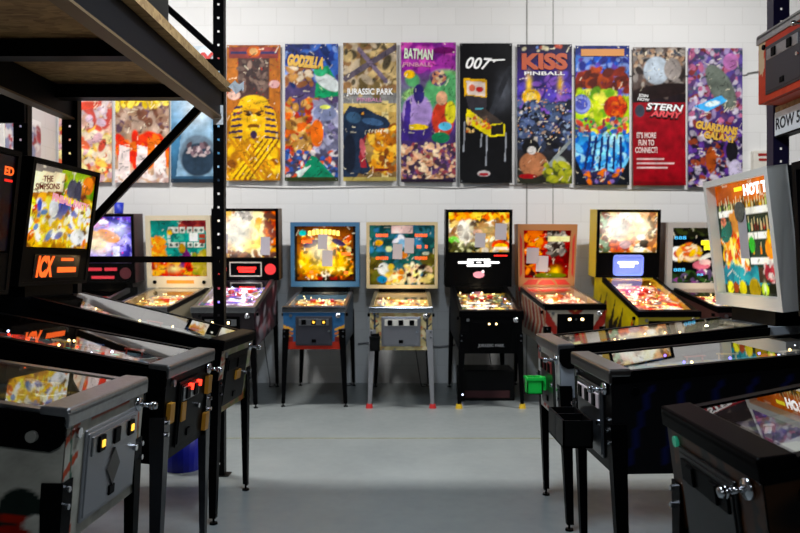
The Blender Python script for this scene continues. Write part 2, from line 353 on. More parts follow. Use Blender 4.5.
        c.grad(0, '705838', .5, 'b89858'); c.grad(.64, 'a08858', 1, '8c7450'); c.blobs(['685838', 'a89068', 'c8b080', '504838', '8a6848', 'b8a890'], 60, .06, .16, 3, y0=.64, y1=1)
        c.line(.05, .74, .95, .96, .05, '58505c'); c.line(.3, .95, .8, .72, .04, '706478')
        c.rect(.72, .84, 0, .58, 'd8c890'); c.rect(.0, 1, .5, .56, 'c8b070'); c.blobs(['d89030', 'e8b850', 'b06820', '784018'], 34, .05, .11, 5, x0=.5, x1=1, y0=.06, y1=.4)
        hd_ = '1c2a40'; c.poly([(0, .0), (0, .47), (.12, .545), (.3, .53), (.4, .535), (.62, .485), (.8, .46), (.88, .42), (.84, .385), (.6, .375), (.45, .345), (.4, .26), (.43, .16), (.52, .09), (.44, .05), (.3, .06), (.2, 0)], hd_)
        c.poly([(.44, .345), (.36, .29), (.3, .18), (.34, .1), (.45, .1), (.41, .17), (.39, .26)], '8c2830'); c.ell(.37, .24, .05, .07, 'c06068', 10); c.ell(.35, .485, .06, .018, '101420'); c.ell(.37, .49, .025, .009, 'c08840')
        c.ell(.55, .43, .2, .025, '3c587c', -10); c.ell(.2, .46, .14, .04, '34506c', -10); c.ell(.12, .2, .12, .14, '101828')
        for q in range(7): c.poly([(.47+.055*q, .37), (.49+.055*q, .345), (.51+.055*q, .375)], 'd8d0b8')
        c.rect(.6, .85, .075, .095, '702020'); c.rect(0, 1, 0, .03, 'a89858')
    elif k == 'purple':
        c.grad(0, '302038', .5, '4c3878'); c.grad(.5, '589070', .8, '703088'); c.grad(.8, '883090', 1, '8c3090')
        c.blobs(['a040a0', '682878', 'c858b0'], 16, .08, .18, 3, y0=.8, y1=1); c.ell(.78, .94, .2, .025, '601858'); c.blobs(['88b870', '58a068'], 8, .1, .2, 4, y0=.58, y1=.74)
        c.ell(.16, .77, .1, .03, 'e0b020'); c.ell(.68, .74, .15, .055, '584870'); c.blobs(['d8c098', 'c88868', '403048'], 10, .03, .06, 6, x0=.58, x1=.8, y0=.7, y1=.78)
        c.ell(.3, .5, .27, .13, 'a088c0'); c.ell(.28, .35, .26, .06, '382870'); c.ell(.33, .63, .1, .07, '302868'); c.ell(.3, .395, .2, .022, 'd8b828'); c.poly([(.02, .3), (.1, .58), (.2, .6), (.14, .3)], '402c80')
        c.ell(.76, .45, .2, .13, 'b84030'); c.ell(.74, .6, .1, .05, 'd0a080'); c.ell(.9, .5, .1, .08, 'c8c040'); c.ell(.8, .4, .12, .03, '58a8c8'); c.ell(.72, .32, .16, .04, '1c7048')
        c.blobs(['d8b090', 'c89070', '382838', '8a4048', 'e0c8a8', '604068', '987050'], 90, .03, .08, 9, y0=.03, y1=.27); c.rect(0, 1, 0, .025, '201428')
    elif k == 'black':
        c.grad(0, '08080a', 1, '0a0a0e'); c.glow(.85, .66, .12, .1, '585c66', .8); c.line(.95, .82, .6, .5, .05, '24262c'); c.glow(.72, .56, .1, .06, '3c4048', .7)
        c.poly([(.1, .62), (.52, .6), (.52, .74), (.07, .75)], 'd8a828'); c.poly([(.15, .635), (.48, .62), (.48, .72), (.13, .73)], 'd8c8c0'); c.ell(.24, .68, .06, .025, 'c86850'); c.ell(.38, .67, .07, .02, 'b83030')
        c.poly([(.11, .63), (.52, .61), (.5, .5), (.18, .53)], '2c2a30'); c.rect(.3, .46, .49, .54, '60a8b8')
        c.poly([(.14, .53), (.5, .48), (.86, .42), (.86, .34), (.58, .33), (.12, .44)], 'd8c820'); c.poly([(.2, .52), (.48, .53), (.84, .43), (.56, .42)], '38302c'); c.poly([(.6, .41), (.83, .425), (.83, .35), (.6, .345)], '181410')
        c.blobs(['d8b878', 'c86838', '58483c'], 12, .03, .05, 2, x0=.15, x1=.55, y0=.37, y1=.48)
        for x, y0, y1 in ((.08, .23, .44), (.4, .26, .35), (.5, .13, .34), (.86, .16, .36)): c.line(x, y0, x+.02, y1, .014, '8c9098')
        c.ell(.46, .07, .12, .022, 'b8b0b0'); c.ell(.46, .065, .09, .012, 'a02830')
    elif k == 'rock':
        c.grad(0, '28281c', .4, '1c1a2c'); c.grad(.4, '202050', .72, '3c2c78'); c.grad(.72, '402c80', 1, '12101c')
        c.dots(['d8d0b0', 'b05040', '7088c8'], 9, 3, y0=.95, y1=.99, r=.03); c.blobs(['5848b0', '2c2460', '8058b8'], 20, .06, .14, 4, y0=.5, y1=.78)
        c.glow(.22, .72, .05, .07, 'f0c850'); c.glow(.78, .72, .05, .07, 'e0b040'); c.ell(.26, .62, .17, .06, 'd8a838'); c.ell(.26, .62, .1, .035, 'f0d068')
        c.blobs(['1a1c28', '2c3448', '586890', '101018', '485878'], 60, .05, .12, 5, y0=.26, y1=.58); c.blobs(['a89080', '8898b0', 'c8c0b8'], 16, .02, .05, 6, y0=.3, y1=.56)
        c.ell(.25, .26, .16, .06, '101014'); c.ell(.3, .14, .25, .09, 'a87050'); c.ell(.27, .24, .08, .03, 'd8d4d0'); c.ell(.75, .12, .16, .08, '98a098'); c.line(.5, .1, .95, .3, .03, '889090')
        c.blobs(['889030', 'a8a838', '485020'], 20, .05, .11, 8, y0=0, y1=.14, x0=.5); c.ell(.2, .055, .16, .018, '901c20'); c.dots(['d09060', '3858a8', 'd8d8e0'], 40, 9, y0=.3, y1=.7)
    elif k == 'wizard':
        c.grad(0, '181828', .4, '2c58b8'); c.grad(.4, '88b830', .65, 'b8c828'); c.grad(.65, '3858c0', 1, '1c2868')
        c.blobs(['3058c0', '5888e0', '8098d8', '283080', '6048a8'], 60, .06, .14, 3, y0=.64, y1=.92); c.blobs(['7c2c20', 'a84828', '582018'], 22, .06, .14, 4, y0=.68, y1=.82)
        c.blobs(['c8d838', 'a8c830', 'e0e060', '68a028'], 24, .08, .16, 5, x0=.1, x1=.7, y0=.48, y1=.66); c.ell(.74, .56, .22, .08, '902c20'); c.blobs(['d86830', 'b83820'], 10, .05, .09, 6, x0=.6, x1=.9, y0=.5, y1=.62); c.ell(.12, .58, .16, .07, '5058b0'); c.ring(.12, .58, .14, .05, .2, '8c98d8')
        c.blobs(['c04838', '48a050', 'd8d048', '385088', 'd0a080', '803040'], 50, .03, .08, 7, y0=.32, y1=.48)
        c.blobs(['48a0e8', '78c8f8', '2868c8', 'a8e0f8', '1c4898'], 60, .05, .12, 8, y0=.1, y1=.36)
        for i in range(6): c.line(.18+.13*i, .12, .28+.11*i, .34, .022, '1c2c60')
        c.ell(.5, .06, .28, .05, '282448'); c.blobs(['d87030', '8068b0', '404880'], 16, .03, .07, 9, y0=.01, y1=.12); c.poly([(0, 0), (.25, 0), (0, .2)], '10141c'); c.poly([(1, 0), (.75, 0), (1, .2)], '10141c')
    elif k == 'red':
        c.grad(0, '8c1820', .6, '902028'); c.rect(0, 1, .6, .66, '1c1418'); c.grad(.66, '40302c', 1, '6c6460'); c.blobs(['584c48', '88807c', '2c2422', 'a09890', '70584c'], 70, .05, .11, 3, y0=.66, y1=1)
        c.blobs(['c0a890', 'a08068', '38404c'], 24, .03, .06, 6, y0=.86, y1=.97); c.ell(.45, .83, .24, .1, 'b8c4d0'); c.ell(.75, .84, .16, .08, '98908c'); c.ell(.5, .68, .6, .05, '201414', 8)
        c.poly([(.02, .03), (.9, .03), (.97, .0), (.02, 0)], '701018')
        for i, (x1) in enumerate((.6, .78, .66)): c.rect(.08, x1, .19-.033*i, .203-.033*i, 'd8b8b8')
        c.ell(.14, .54, .09, .045, '383c48')
    elif k == 'space':
        c.grad(0, '40286c', .4, '382c50'); c.grad(.4, '382860', 1, '6858a0'); c.blobs(['7c3838', '9888b0', 'c8c0d0', '58406c', 'b06888', '485068'], 110, .04, .1, 3, y0=.45, y1=1)
        c.ell(.6, .72, .2, .18, '687068', 30); c.ell(.78, .9, .14, .06, 'b878b0'); c.poly([(.12, .58), (.35, .54), (.72, .62), (.6, .66)], '58b0f0'); c.ell(.45, .6, .14, .02, 'd8f0fc', 10)
        c.blobs(['30284c', '8c3c2c', 'b0a8b8', '1c1828', '6848a0', 'c8c0cc', '984830', '5c3888'], 110, .04, .1, 4, y0=0, y1=.4); c.ell(.42, .2, .1, .09, 'a04c28'); c.ell(.8, .26, .11, .08, '1c1a20'); c.ell(.86, .12, .12, .08, 'c0b8d0')
    if k not in ('black', 'red', 'deep'): c.strokes(170, len(k)*7+3)
    if k == 'red': c.strokes(50, 5, .66, 1)
    return c.grain(.08)
POST = [('eagle', 60, 113, 47, 182.5, 'grey blue winged poster high on the wall, leftmost, half hidden by the rack post'),
 ('kings', 116.5, 170, 47, 183, 'poster with three white cards on red, left of the blue sea poster'),
 ('deep', 172, 226, 47, 183, 'pale blue sea poster with red heading behind the black rack post'),
 ('gold', 227.5, 281, 46, 181, 'golden yellow striped poster on brown, right of the black rack post'),
 ('monster', 285.5, 338.5, 45, 181.5, 'blue and green poster with yellow slanted heading beside the golden one'),
 ('jungle', 343.5, 396.5, 44, 181.5, 'tan poster with dark blue head shape and white heading across it'),
 ('purple', 401, 455.5, 43.5, 182.5, 'purple and green poster with a pale jagged heading'),
 ('black', 459.5, 511.5, 44.5, 183.5, 'black poster showing a yellow pinball table and large white numerals'),
 ('rock', 516.5, 571, 45.5, 184, 'dark violet poster with tall gold and red heading letters'),
 ('wizard', 574.5, 628, 47, 185.5, 'blue and lime green swirling poster with an orange heading bar'),
 ('red', 631.5, 684, 48.5, 186, 'dark red poster with white lettering and a photo of a crowd on top'),
 ('space', 686.5, 740.5, 49.5, 187.5, 'violet collage poster with gold slanted heading in its middle, rightmost on the wall')]
def poster_text(root, s, u, v, wid, hei, m, rot=0, PW=.6, PH=1.52, x=0, z=0, name='lettering', **k):
    bm = text_bm(s, wid*PW, hei*PH, **k)
    bm.transform(Matrix.Rotation(-R(rot), 4, 'Y'))
    return finish(name, bm, m, root, Matrix.Translation((x+(u-.5)*PW, -.0195, z+(v-.5)*PH)))
PM = canvas_mat(0, .42)
RED = mat('red_ink', 'd03028', .5); GOLD = mat('gold_ink', 'e0b040', .5); PINK = mat('pink_ink', 'd890b8', .5); PALEG = mat('pale_green_ink', 'd8e8d0', .5); ORANGE = mat('orange_ink', 'd08838', .5)
DKRED = mat('dark_red_ink', '9a1f1c', .5); GREYTXT = mat('grey_ink', '8a8a8c', .5); BLACKINK = mat('black_ink', '101012', .6)
for n_, (k, x0, x1, y0, y1, lab) in enumerate(POST):
    a = W(x0, y1, WALL_Y); b = W(x1, y0, WALL_Y); PW = b[0]-a[0]; PH = b[2]-a[2]
    rt = empty('poster', lab, 'poster', ((a[0]+b[0])/2, WALL_Y-.024, (a[2]+b[2])/2), 0, 'long posters along the back wall')
    ph = n_*1.7
    def warp(u, v, ph=ph): 
        d = -.006*np.sin(u*3.0+ph)**2*(1-v)-.004*np.sin(v*5+ph)**2-.012*(1-v)**6
        return np.concatenate([0*u*v, d*np.ones_like(u*v), 0*u*v], -1)
    canvas_obj('printed_sheet', cv_poster(k), [(-PW/2, -.006, -PH/2), (PW/2, -.006, -PH/2), (PW/2, -.006, PH/2), (-PW/2, -.006, PH/2)], PM, rt, None, warp)
    bm = bmesh.new()
    for sx in (-1, 1):
        for sz in (-1, 1): cyl(bm, (sx*(PW/2-.02), .02, sz*(PH/2-.02)), (sx*(PW/2-.02), -.022, sz*(PH/2-.02)), .007, seg=8)
    finish('grommet', bm, STEEL, rt)
    kw = dict(PW=PW, PH=PH)
    T = lambda *a_, **q: poster_text(rt, *a_, **{**kw, **q})
    if k == 'monster': T('GODZILLA', .39, .87, .68, .09, GOLD, -6, bold=.07, shear=.2)
    if k == 'jungle': T('JURASSIC PARK', .5, .64, .88, .06, WHITETXT, 0, bold=.03); T('PINBALL', .5, .588, .48, .026, PINK, 0)
    if k == 'purple': T('BATMAN', .32, .915, .52, .075, PALEG, -3, bold=.03); T('PINBALL', .3, .84, .52, .03, PINK, 0, bold=.02)
    if k == 'black':
        T('007', .36, .855, .5, .085, WHITETXT, -3, bold=.02, shear=.3)
        bm = bmesh.new(); prismy(bm, [(-.12, .012), (.06, .016), (.06, .002), (-.04, -.004), (-.06, -.02), (-.075, -.02), (-.07, -.002), (-.12, -.006)], -.001, .001)
        finish('gun_silhouette', bm, WHITETXT, rt, Matrix.Translation((PW*.26, -.0195, PH*.375)))
    if k == 'rock':
        T('KISS', .5, .875, .84, .12, mat('gold_red_ink', 'b84a1c', .5), 0, bold=.05); T('PINBALL', .5, .79, .74, .026, WHITETXT, 0, bold=.02)
    if k == 'wizard':
        finish('heading_bar', BX(-PW*.4, PW*.4, -.0195, -.017, PH*.425, PH*.475), ORANGE, rt)
    if k == 'red':
        finish('heading_shadow', text_bm('STERN', PW*.72, PH*.055, bold=.06, shear=.2), BLACKINK, rt, Matrix.Translation((PW*.1, -.0188, PH*.062)))
        T('STERN', .6, .565, .7, .05, WHITETXT, -4, bold=.03, shear=.2); finish('heading_shadow', text_bm('ARMY', PW*.64, PH*.056, bold=.08, shear=.2), BLACKINK, rt, Matrix.Translation((PW*.135, -.0188, PH*.012)) @ Matrix.Rotation(R(4), 4, 'Y')); T('ARMY', .63, .515, .6, .045, mat('bright_red_ink', 'e84850', .5), -4, bold=.04, shear=.2)
        T('JOIN\nNOW', .2, .635, .22, .05, WHITETXT, -6, bold=.02)
        T("IT'S MORE\nFUN TO\nCONNECT!", .25, .31, .42, .15, mat('pale_pink_ink', 'e8ccc8', .5), 0, bold=.03)
    if k == 'space': T('GUARDIANS', .52, .425, .78, .06, GOLD, -10, bold=.06); T('GALAXY', .58, .36, .6, .055, GOLD, -10, bold=.06)
    if k == 'deep': T('JAWS', .5, .915, .9, .075, RED, 0, bold=.05)

# posters on the left wall, seen past the rack posts
for n_, (ya, yb, za, zb, lab) in enumerate([(7.35, 8.08, 2.0, 2.84, 'white and red poster on the left wall, seen between two rack posts'),
                                            (6.2, 7.12, 2.0, 2.9, 'blue and white poster on the left wall at the far left edge')]):
    c = Cv(40, 60, 'd8d8dc')
    if n_ == 0:
        c.rect(0, 1, .9, 1, 'f4f4f4'); c.blobs(['b84850', '8890b0', 'c8b8bc', '984048', 'e0dcdc'], 40, .06, .16, 3, y0=.45, y1=.88); c.rect(0, 1, .5, .53, '504850'); c.blobs(['d05058', 'a0a0a8', 'f4f4f4', 'e8e0e0'], 26, .08, .16, 4, y0=0, y1=.48)
        c.line(.5, .1, .9, .45, .03, '585860')
    else: c.blobs(['4868b8', '88a0d0', 'd8dce8', '384888', 'a8b8d8'], 50, .06, .16, 5); c.rect(.72, 1, 0, 1, 'f4f0e4')
    rt = empty('poster', lab, 'poster', (LX, (ya+yb)/2, (za+zb)/2), 0, 'posters on the left wall')
    canvas_obj('printed_sheet', c, [(.012, -(yb-ya)/2, -(zb-za)/2), (.012, (yb-ya)/2, -(zb-za)/2), (.012, (yb-ya)/2, (zb-za)/2), (.012, -(yb-ya)/2, (zb-za)/2)], PM, rt)
    finish('backing_board', BX(0, .011, -(yb-ya)/2, (yb-ya)/2, -(zb-za)/2, (zb-za)/2), WHITEP, rt)

# cables and the small box on the wall
WIRE = mat('grey_cable', '8a8a88', .6)
p = [W(226, 186, WALL_Y), W(300, 188, WALL_Y), W(400, 186.5, WALL_Y), W(455, 188, WALL_Y), W(515, 185, WALL_Y), W(600, 189, WALL_Y), W(700, 190, WALL_Y)]
tag(finish('cable', tube(bmesh.new(), bez([(x, y-.008, z) for x, y, z in p]), .005), mat('pale_cable', 'b4b2ae', .6)), 'thin pale cable sagging along the wall under the poster row', 'cable')
p = [W(560, 76, WALL_Y), W(640, 76.5, WALL_Y), W(735, 76, WALL_Y), W(748, 73.5, WALL_Y), W(770, 70, WALL_Y), W(800, 66, WALL_Y)]
tag(finish('cable', tube(bmesh.new(), bez([(x, y-.007 if i < 3 else y-.014, z) for i, (x, y, z) in enumerate(p)]), .006), WIRE), 'grey cable running behind the posters towards the stored orange cabinet', 'cable')
x, y, z = W(760.5, 163.5, WALL_Y)
pb = empty('junction_box', 'small white wall box with red print beneath a thin conduit', 'wall box', (x, WALL_Y, z))
finish('box_body', BX(-.12, .12, -.08, 0, -.13, .13, .006), WHITEP, pb)
for i, (dz, s_) in enumerate(((.085, 1), (.03, .9))):
    finish('red_print', BX(-.07*s_, .06*s_, -.083, -.08, dz-.014, dz+.014), DKRED, pb)
bm = bmesh.new(); tube(bm, [(.07, -.03, .12), (.07, -.03, .3), (.05, -.03, .75), (.045, -.03, 1.0)], .012); finish('conduit', bm, WIRE, pb)
p = [W(358, 344, WALL_Y), W(366, 343, WALL_Y), W(372, 343.5, WALL_Y), W(440, 347, WALL_Y), W(455, 345, WALL_Y)]
tag(finish('cable', tube(bmesh.new(), [(x, y-.012, z) for x, y, z in p], .012), mat('grey_pipe', '77777a', .5)), 'grey pipe low on the wall behind the two middle machines', 'cable')

# ------------------------------------------------------------------ pinball machine builder
def slope_frame(P):
    zl, t = P['zl'], R(P['t'])
    return Matrix.Translation((0, 0, zl)) @ Matrix.Rotation(t, 4, 'X')
def leg_bm(top, bot, sx, sy, wt, wb):
    bm = bmesh.new(); t = .006
    def sec(p, w_):
        p = Vector(p); X = Vector((-sx, 0, 0)); Y = Vector((0, -sy, 0))
        return [bm.verts.new(q) for q in (p, p+X*w_, p+X*w_+Y*t, p+X*t+Y*t, p+X*t+Y*w_, p+Y*w_)]
    top = Vector(top); bot = Vector(bot); rings = []
    for f in (0, .1, .25, 1): rings.append(sec(top.lerp(bot, f), wt*(1-f)+wb*f if f > .1 else wt))
    for a, b in zip(rings, rings[1:]):
        for i in range(6): bm.faces.new((a[i], a[(i+1) % 6], b[(i+1) % 6], b[i]))
    bm.faces.new(rings[0]); bm.faces.new(rings[-1][::-1]); return bm
_shared = {}
def shared(key, make, m, smooth=False):
    if key not in _shared:
        bm = make(); bmesh.ops.recalc_face_normals(bm, faces=bm.faces); me = bpy.data.meshes.new(key[0]); bm.to_mesh(me); bm.free(); me.materials.append(m)
        if smooth:
            for p_ in me.polygons: p_.use_smooth = True
        _shared[key] = me
    return _shared[key]
def inst(name, key, make, m, parent, M, smooth=False):
    o = bpy.data.objects.new(name, shared((name,)+tuple(key), make, m, smooth)); COL.objects.link(o); o.parent = parent; o.matrix_local = M; return o
def bulb(): b = bmesh.new(); bmesh.ops.create_uvsphere(b, u_segments=8, v_segments=6, radius=.0065); return b
def bumper_bm():
    b = bmesh.new(); cyl(b, (0, 0, 0), (0, 0, .022), .026, .03, 16); cyl(b, (0, 0, .022), (0, 0, .03), .036, .03, 16); return b
def flipper_bm():
    b = bmesh.new(); prism(b, [(0, 0), (.075, 0), (.075, .018), (0, .018)], -.008, .008); cyl(b, (0, 0, 0), (0, 0, .02), .014, seg=12); return b
def machine(name, label, loc, rz, P0, group):
    P = dict(W=.57, D=1.30, zl=.94, t=4.0, s=4.5, hf=.40, side=BLACK, front=None, rail=STEEL, lock=STEEL, leg=BLKMETAL, foot=BLKMETAL, door=BLKMETAL, armor=False,
             side_art=None, front_art=None, pf=None, pf_emit=.5, gi=1.5, gicol=(1, .78, .5), lamps=(LAMPW,), nl=12, bump='d83020', yh=1.06, lean=4.5, hw=.70, hz0=1.1, hz1=1.78, hd=.26, style='old',
             frame=WHITEP, fw=.03, fb=.03, bg=None, bg_emit=1.2, head_side=None, legs=True, head=True, door_kind='slots', slots=3, notes=(), sp_art=None, seed=1, fcap=False, recess=.02, hinge=True, feet_dy=.035)
    P['start'] = STEEL; P['lt'] = .21
    P.update(P0)
    root = empty(name, label, 'pinball machine', loc, R(rz), group)
    B = slope_frame(P); Wd, D, hf, s = P['W']/2, P['D'], P['hf'], math.tan(R(P['s']))
    zt = lambda y: -.03+s*min(y, 1.04)
    # cabinet: two sides, front, back, bottom
    bm = bmesh.new()
    for sx in (-1, 1): prism(bm, [(0, -hf), (D, -hf-.02), (D, zt(D)), (1.04, zt(1.04)), (0, -.03)], sx*Wd, sx*(Wd-.02))
    box(bm, -Wd+.02, Wd-.02, 0, .02, -hf, -.03); box(bm, -Wd+.02, Wd-.02, D-.02, D, -hf-.01, zt(D)); box(bm, -Wd+.02, Wd-.02, .02, D-.02, -hf-.005, -hf+.012)
    box(bm, -Wd+.02, Wd-.02, 1.04, D-.02, zt(D)-.02, zt(D))
    finish('cabinet', bm, P['side'], root, B)
    if P['front_art'] is not None:
        canvas_obj('front_panel', P['front_art'], [(-Wd, -.003, -hf), (Wd, -.003, -hf), (Wd, -.003, -.03), (-Wd, -.003, -.03)], canvas_mat(0, .4), root, B)
    if P['side_art'] is not None:
        for sx in P.get('art_sides', (-1, 1)):
            x = sx*(Wd+.002); ya, yb = (D, 0) if sx < 0 else (0, D)
            canvas_obj('side_panel', P['side_art'], [(x, ya, -hf), (x, yb, -hf), (x, yb, zt(yb)), (x, ya, zt(ya))], canvas_mat(0, .4), root, B)
    # lock bar and side rails
    bm = bmesh.new(); box(bm, -Wd-.012, Wd+.012, -.012, .075, -.03, .0, .007); box(bm, -Wd-.012, Wd+.012, -.012, .002, -.055, -.012, .003)
    finish('lockbar', bm, P['lock'], root, B)
    for sx in (-1, 1):
        bm = bmesh.new(); x0, x1 = sx*(Wd-.028), sx*(Wd+.006); x2 = sx*(Wd+.001)
        prism(bm, [(.07, zt(.07)), (1.05, zt(1.04)), (1.05, zt(1.04)+.014), (.07, zt(.07)+.016)], x0, x1)
        prism(bm, [(.0, -.06), (1.05, zt(1.04)-.035), (1.05, zt(1.04)), (.0, -.02)], x2, x1)
        finish('side_rail', bm, P['rail'], root, B)
        if P['armor']:
            bm = bmesh.new(); x0, x1 = sx*(Wd+.003), sx*(Wd+.012)
            prism(bm, [(-.005, -.035), (-.005, -.085), (.01, -.11), (.035, -.125), (.3, -.12), (D-.25, zt(1.04)-.085), (1.06, zt(1.04)), (.0, zt(0)+.005)], x0, x1)
            finish('side_armor', bm, BLKMETAL, root, B)
        bm = CY((sx*(Wd+.005), .085, -.085), (sx*(Wd+.026), .085, -.085), .016); finish('flipper_button', bm, P.get('fbtn', BLKMETAL), root, B)
    # glass and the playfield under it
    gz = lambda y: zt(y)+.008
    bm = bmesh.new(); prism(bm, [(.07, gz(.07)), (1.05, gz(1.04)), (1.05, gz(1.04)+.004), (.07, gz(.07)+.004)], -Wd+.02, Wd-.02)
    g = finish('playfield_glass', bm, glass_mat(), root, B)
    pz = lambda y: zt(y)-.045-.03*y
    pcv = P['pf'] or Cv(30, 56, '604030').blobs(['b07040', 'd8c090', '803020', '305080', 'e0d0b0'], 60, .04, .1, P['seed'])
    pf = canvas_obj('playfield', pcv, [(-Wd+.02, .075, pz(.075)), (Wd-.02, .075, pz(.075)), (Wd-.02, 1.045, pz(1.045)), (-Wd+.02, 1.045, pz(1.045))], canvas_mat(P['pf_emit'], .3), root, B)  # pf_emit makes the whole print glow, standing in for its lamps' light
    ang = math.atan(s-.03)
    def PF(x, y, h=0): return B @ Matrix.Translation((x, y, pz(y)+h)) @ Matrix.Rotation(ang, 4, 'X')
    rg = random.Random(P['seed'])
    capm = mat('bumper_cap_'+P['bump'], P['bump'], .4, emit=.35)
    for (bx, by) in ((-.1, .8), (.09, .83), (0, .7)): inst('pop_bumper', (P['bump'],), bumper_bm, capm, pf, PF(bx, by))
    for sx in (-1, 1):
        inst('flipper', (), flipper_bm, mat('flipper_red', 'e8e0d0', .4), pf, PF(sx*.12, .21) @ Matrix.Rotation(sx*R(118) - (0 if sx > 0 else 0), 4, 'Z') if sx < 0 else PF(.12, .21) @ Matrix.Rotation(R(62), 4, 'Z'))
    for i in range(P['nl']):
        lm = P['lamps'][i % len(P['lamps'])]
        inst('bulb', (lm.name,), bulb, lm, pf, PF(rg.uniform(-.24, .24), rg.uniform(.35, 1.02), rg.uniform(.015, .04)))
    plc = P.get('plastics', ['d8c8b0', 'c04030', '3060a0', 'e0b030'])
    for i, c_ in enumerate(plc):
        for k in (0, 1):
            def mk():
                b = bmesh.new(); w1, l1 = .03, .09; prism(b, [(-l1/2, .024), (l1/2, .024), (l1/2, .028), (-l1/2, .028)], -w1/2, w1/2)
                for yy in (-.035, .035): cyl(b, (0, yy, 0), (0, yy, .026), .004, seg=6)
                return b
            inst('plastic', (c_,), mk, mat('plastic_'+c_, c_, .3, emit=.15), pf, PF((1 if k else -1)*rg.uniform(.12, .23), rg.uniform(.3, .98)) @ Matrix.Rotation(rg.uniform(-.7, .7), 4, 'Z'))
    bm = bmesh.new(); prism(bm, [(.075, pz(.075)+.02), (.165, pz(.165)+.012), (.165, pz(.165)+.004), (.075, pz(.075)+.004)], -Wd+.022, Wd-.022); ap = finish('apron', bm, P.get('apron', BLKMETAL), root, B)
    for sx in (-1, 1):
        bm = bmesh.new(); prism(bm, [(.085, pz(.085)+.0205), (.15, pz(.15)+.0155), (.15, pz(.15)+.0145), (.085, pz(.085)+.0195)], sx*.14-.05, sx*.14+.05); finish('instruction_card', bm, PAPER, ap, B)
    # coin door, plunger, start button
    if P['door'] is not None:
        dw = P.get('dw', .175); dzt, dzb = -.09, -hf+.035; dx = P.get('dx', -.02)
        bm = BX(dx-dw, dx+dw, -.010, -.002, dzb, dzt, .004); box(bm, dx-dw+.012, dx+dw-.012, -.014, -.008, dzb+.012, dzt-.012, .003)
        dr = finish('coin_door', bm, P['door'], root, B)
        if P['door_kind'] == 'slots':
            n = P['slots']; bm = BX(dx-dw+.03, dx+dw-.03, -.019, -.013, dzt-.085, dzt-.025, .003); pl = finish('slot_plate', bm, P.get('plate', STEEL), dr, B)
            for i in range(n):
                cx = dx-dw+.03+(2*dw-.06)*(i+.5)/n
                finish('coin_slot', BX(cx-.022, cx+.022, -.026, -.018, dzt-.08, dzt-.03, .003), BLKMETAL, dr, B)
                lit = P.get('lit', ())
                if i in lit: finish('lit_button', BX(cx-.010, cx+.010, -.030, -.025, dzt-.066, dzt-.044, .002), P.get('litm', LAMPY), dr, B)
            bm = CY((dx+dw-.03, -.013, (dzt+dzb)/2), (dx+dw-.03, -.026, (dzt+dzb)/2), .011); finish('lock', bm, CHROME, dr, B)
            finish('coin_return', BX(dx-.02, dx+.02, -.020, -.013, dzb+.03, dzb+.06, .002), BLKMETAL, dr, B)
        elif P['door_kind'] == 'twin':
            for sx in (-1, 1):
                bm = BX(dx+sx*.06-.03, dx+sx*.06+.03, -.022, -.013, dzt-.13, dzt-.03, .004); finish('coin_slot', bm, BLKMETAL, dr, B)
                finish('lit_button', BX(dx+sx*.06-.013, dx+sx*.06+.013, -.026, -.021, dzt-.06, dzt-.04, .002), P.get('litm', LAMPW), dr, B)
            finish('coin_return', BX(dx-.1, dx+.1, -.02, -.013, dzb+.03, dzb+.075, .003), BLKMETAL, dr, B)
            finish('lock', CY((dx, -.013, dzt-.05), (dx, -.026, dzt-.05), .011), CHROME, dr, B)
    px = Wd-.06
    bm = CY((px, 0, -.085), (px, -.016, -.085), .024); cyl(bm, (px, -.016, -.085), (px, -.05, -.085), .007); cyl(bm, (px, -.05, -.085), (px, -.062, -.085), .012, .015); cyl(bm, (px, -.062, -.085), (px, -.074, -.085), .015, .01)
    finish('plunger', bm, CHROME, root, B, True)
    bm = CY((-Wd+.07, 0, -.085), (-Wd+.07, -.012, -.085), .015); finish('start_button', bm, P.get('start', LAMPY), root, B)
    # legs
    if P['legs']:
        for sy, y0, yf in ((-1, 0, P['feet_dy']), (1, D, D-.02)):
            for sx in (-1, 1):
                tp = B @ Vector((sx*(Wd+.007), y0+sy*.008, -P['lt'] if sy < 0 else -.17)); 
                if sy > 0: tp = B @ Vector((sx*(Wd+.007), y0+.008, -.17))
                bt = Vector((sx*(Wd+.022), yf-sy*0, .032))
                lg = finish('leg', leg_bm(tp, bt, sx, sy, .062, .034), P['leg'] if sy < 0 else P.get('rleg', P['leg']), root)
                c = bt+Vector((-sx*.014, -sy*.014, 0))
                bm = CY((c.x, c.y, .0), (c.x, c.y, .010), .021, .02); cyl(bm, (c.x, c.y, .010), (c.x, c.y, .05), .006, seg=8)
                if P['fcap'] and sy < 0: bm.free(); bm = CY((c.x, c.y, 0), (c.x, c.y, .04), .034, .026); 
                finish('foot', bm, P['foot'] if sy < 0 else BLKMETAL, lg)
                for k in (.03, .10):
                    q = tp.lerp(bt, k)
                    finish('leg_bolt', CY((q.x-sx*.02, q.y-.0, q.z), (q.x-sx*.02, q.y+sy*.012, q.z), .009, seg=8), CHROME, lg)
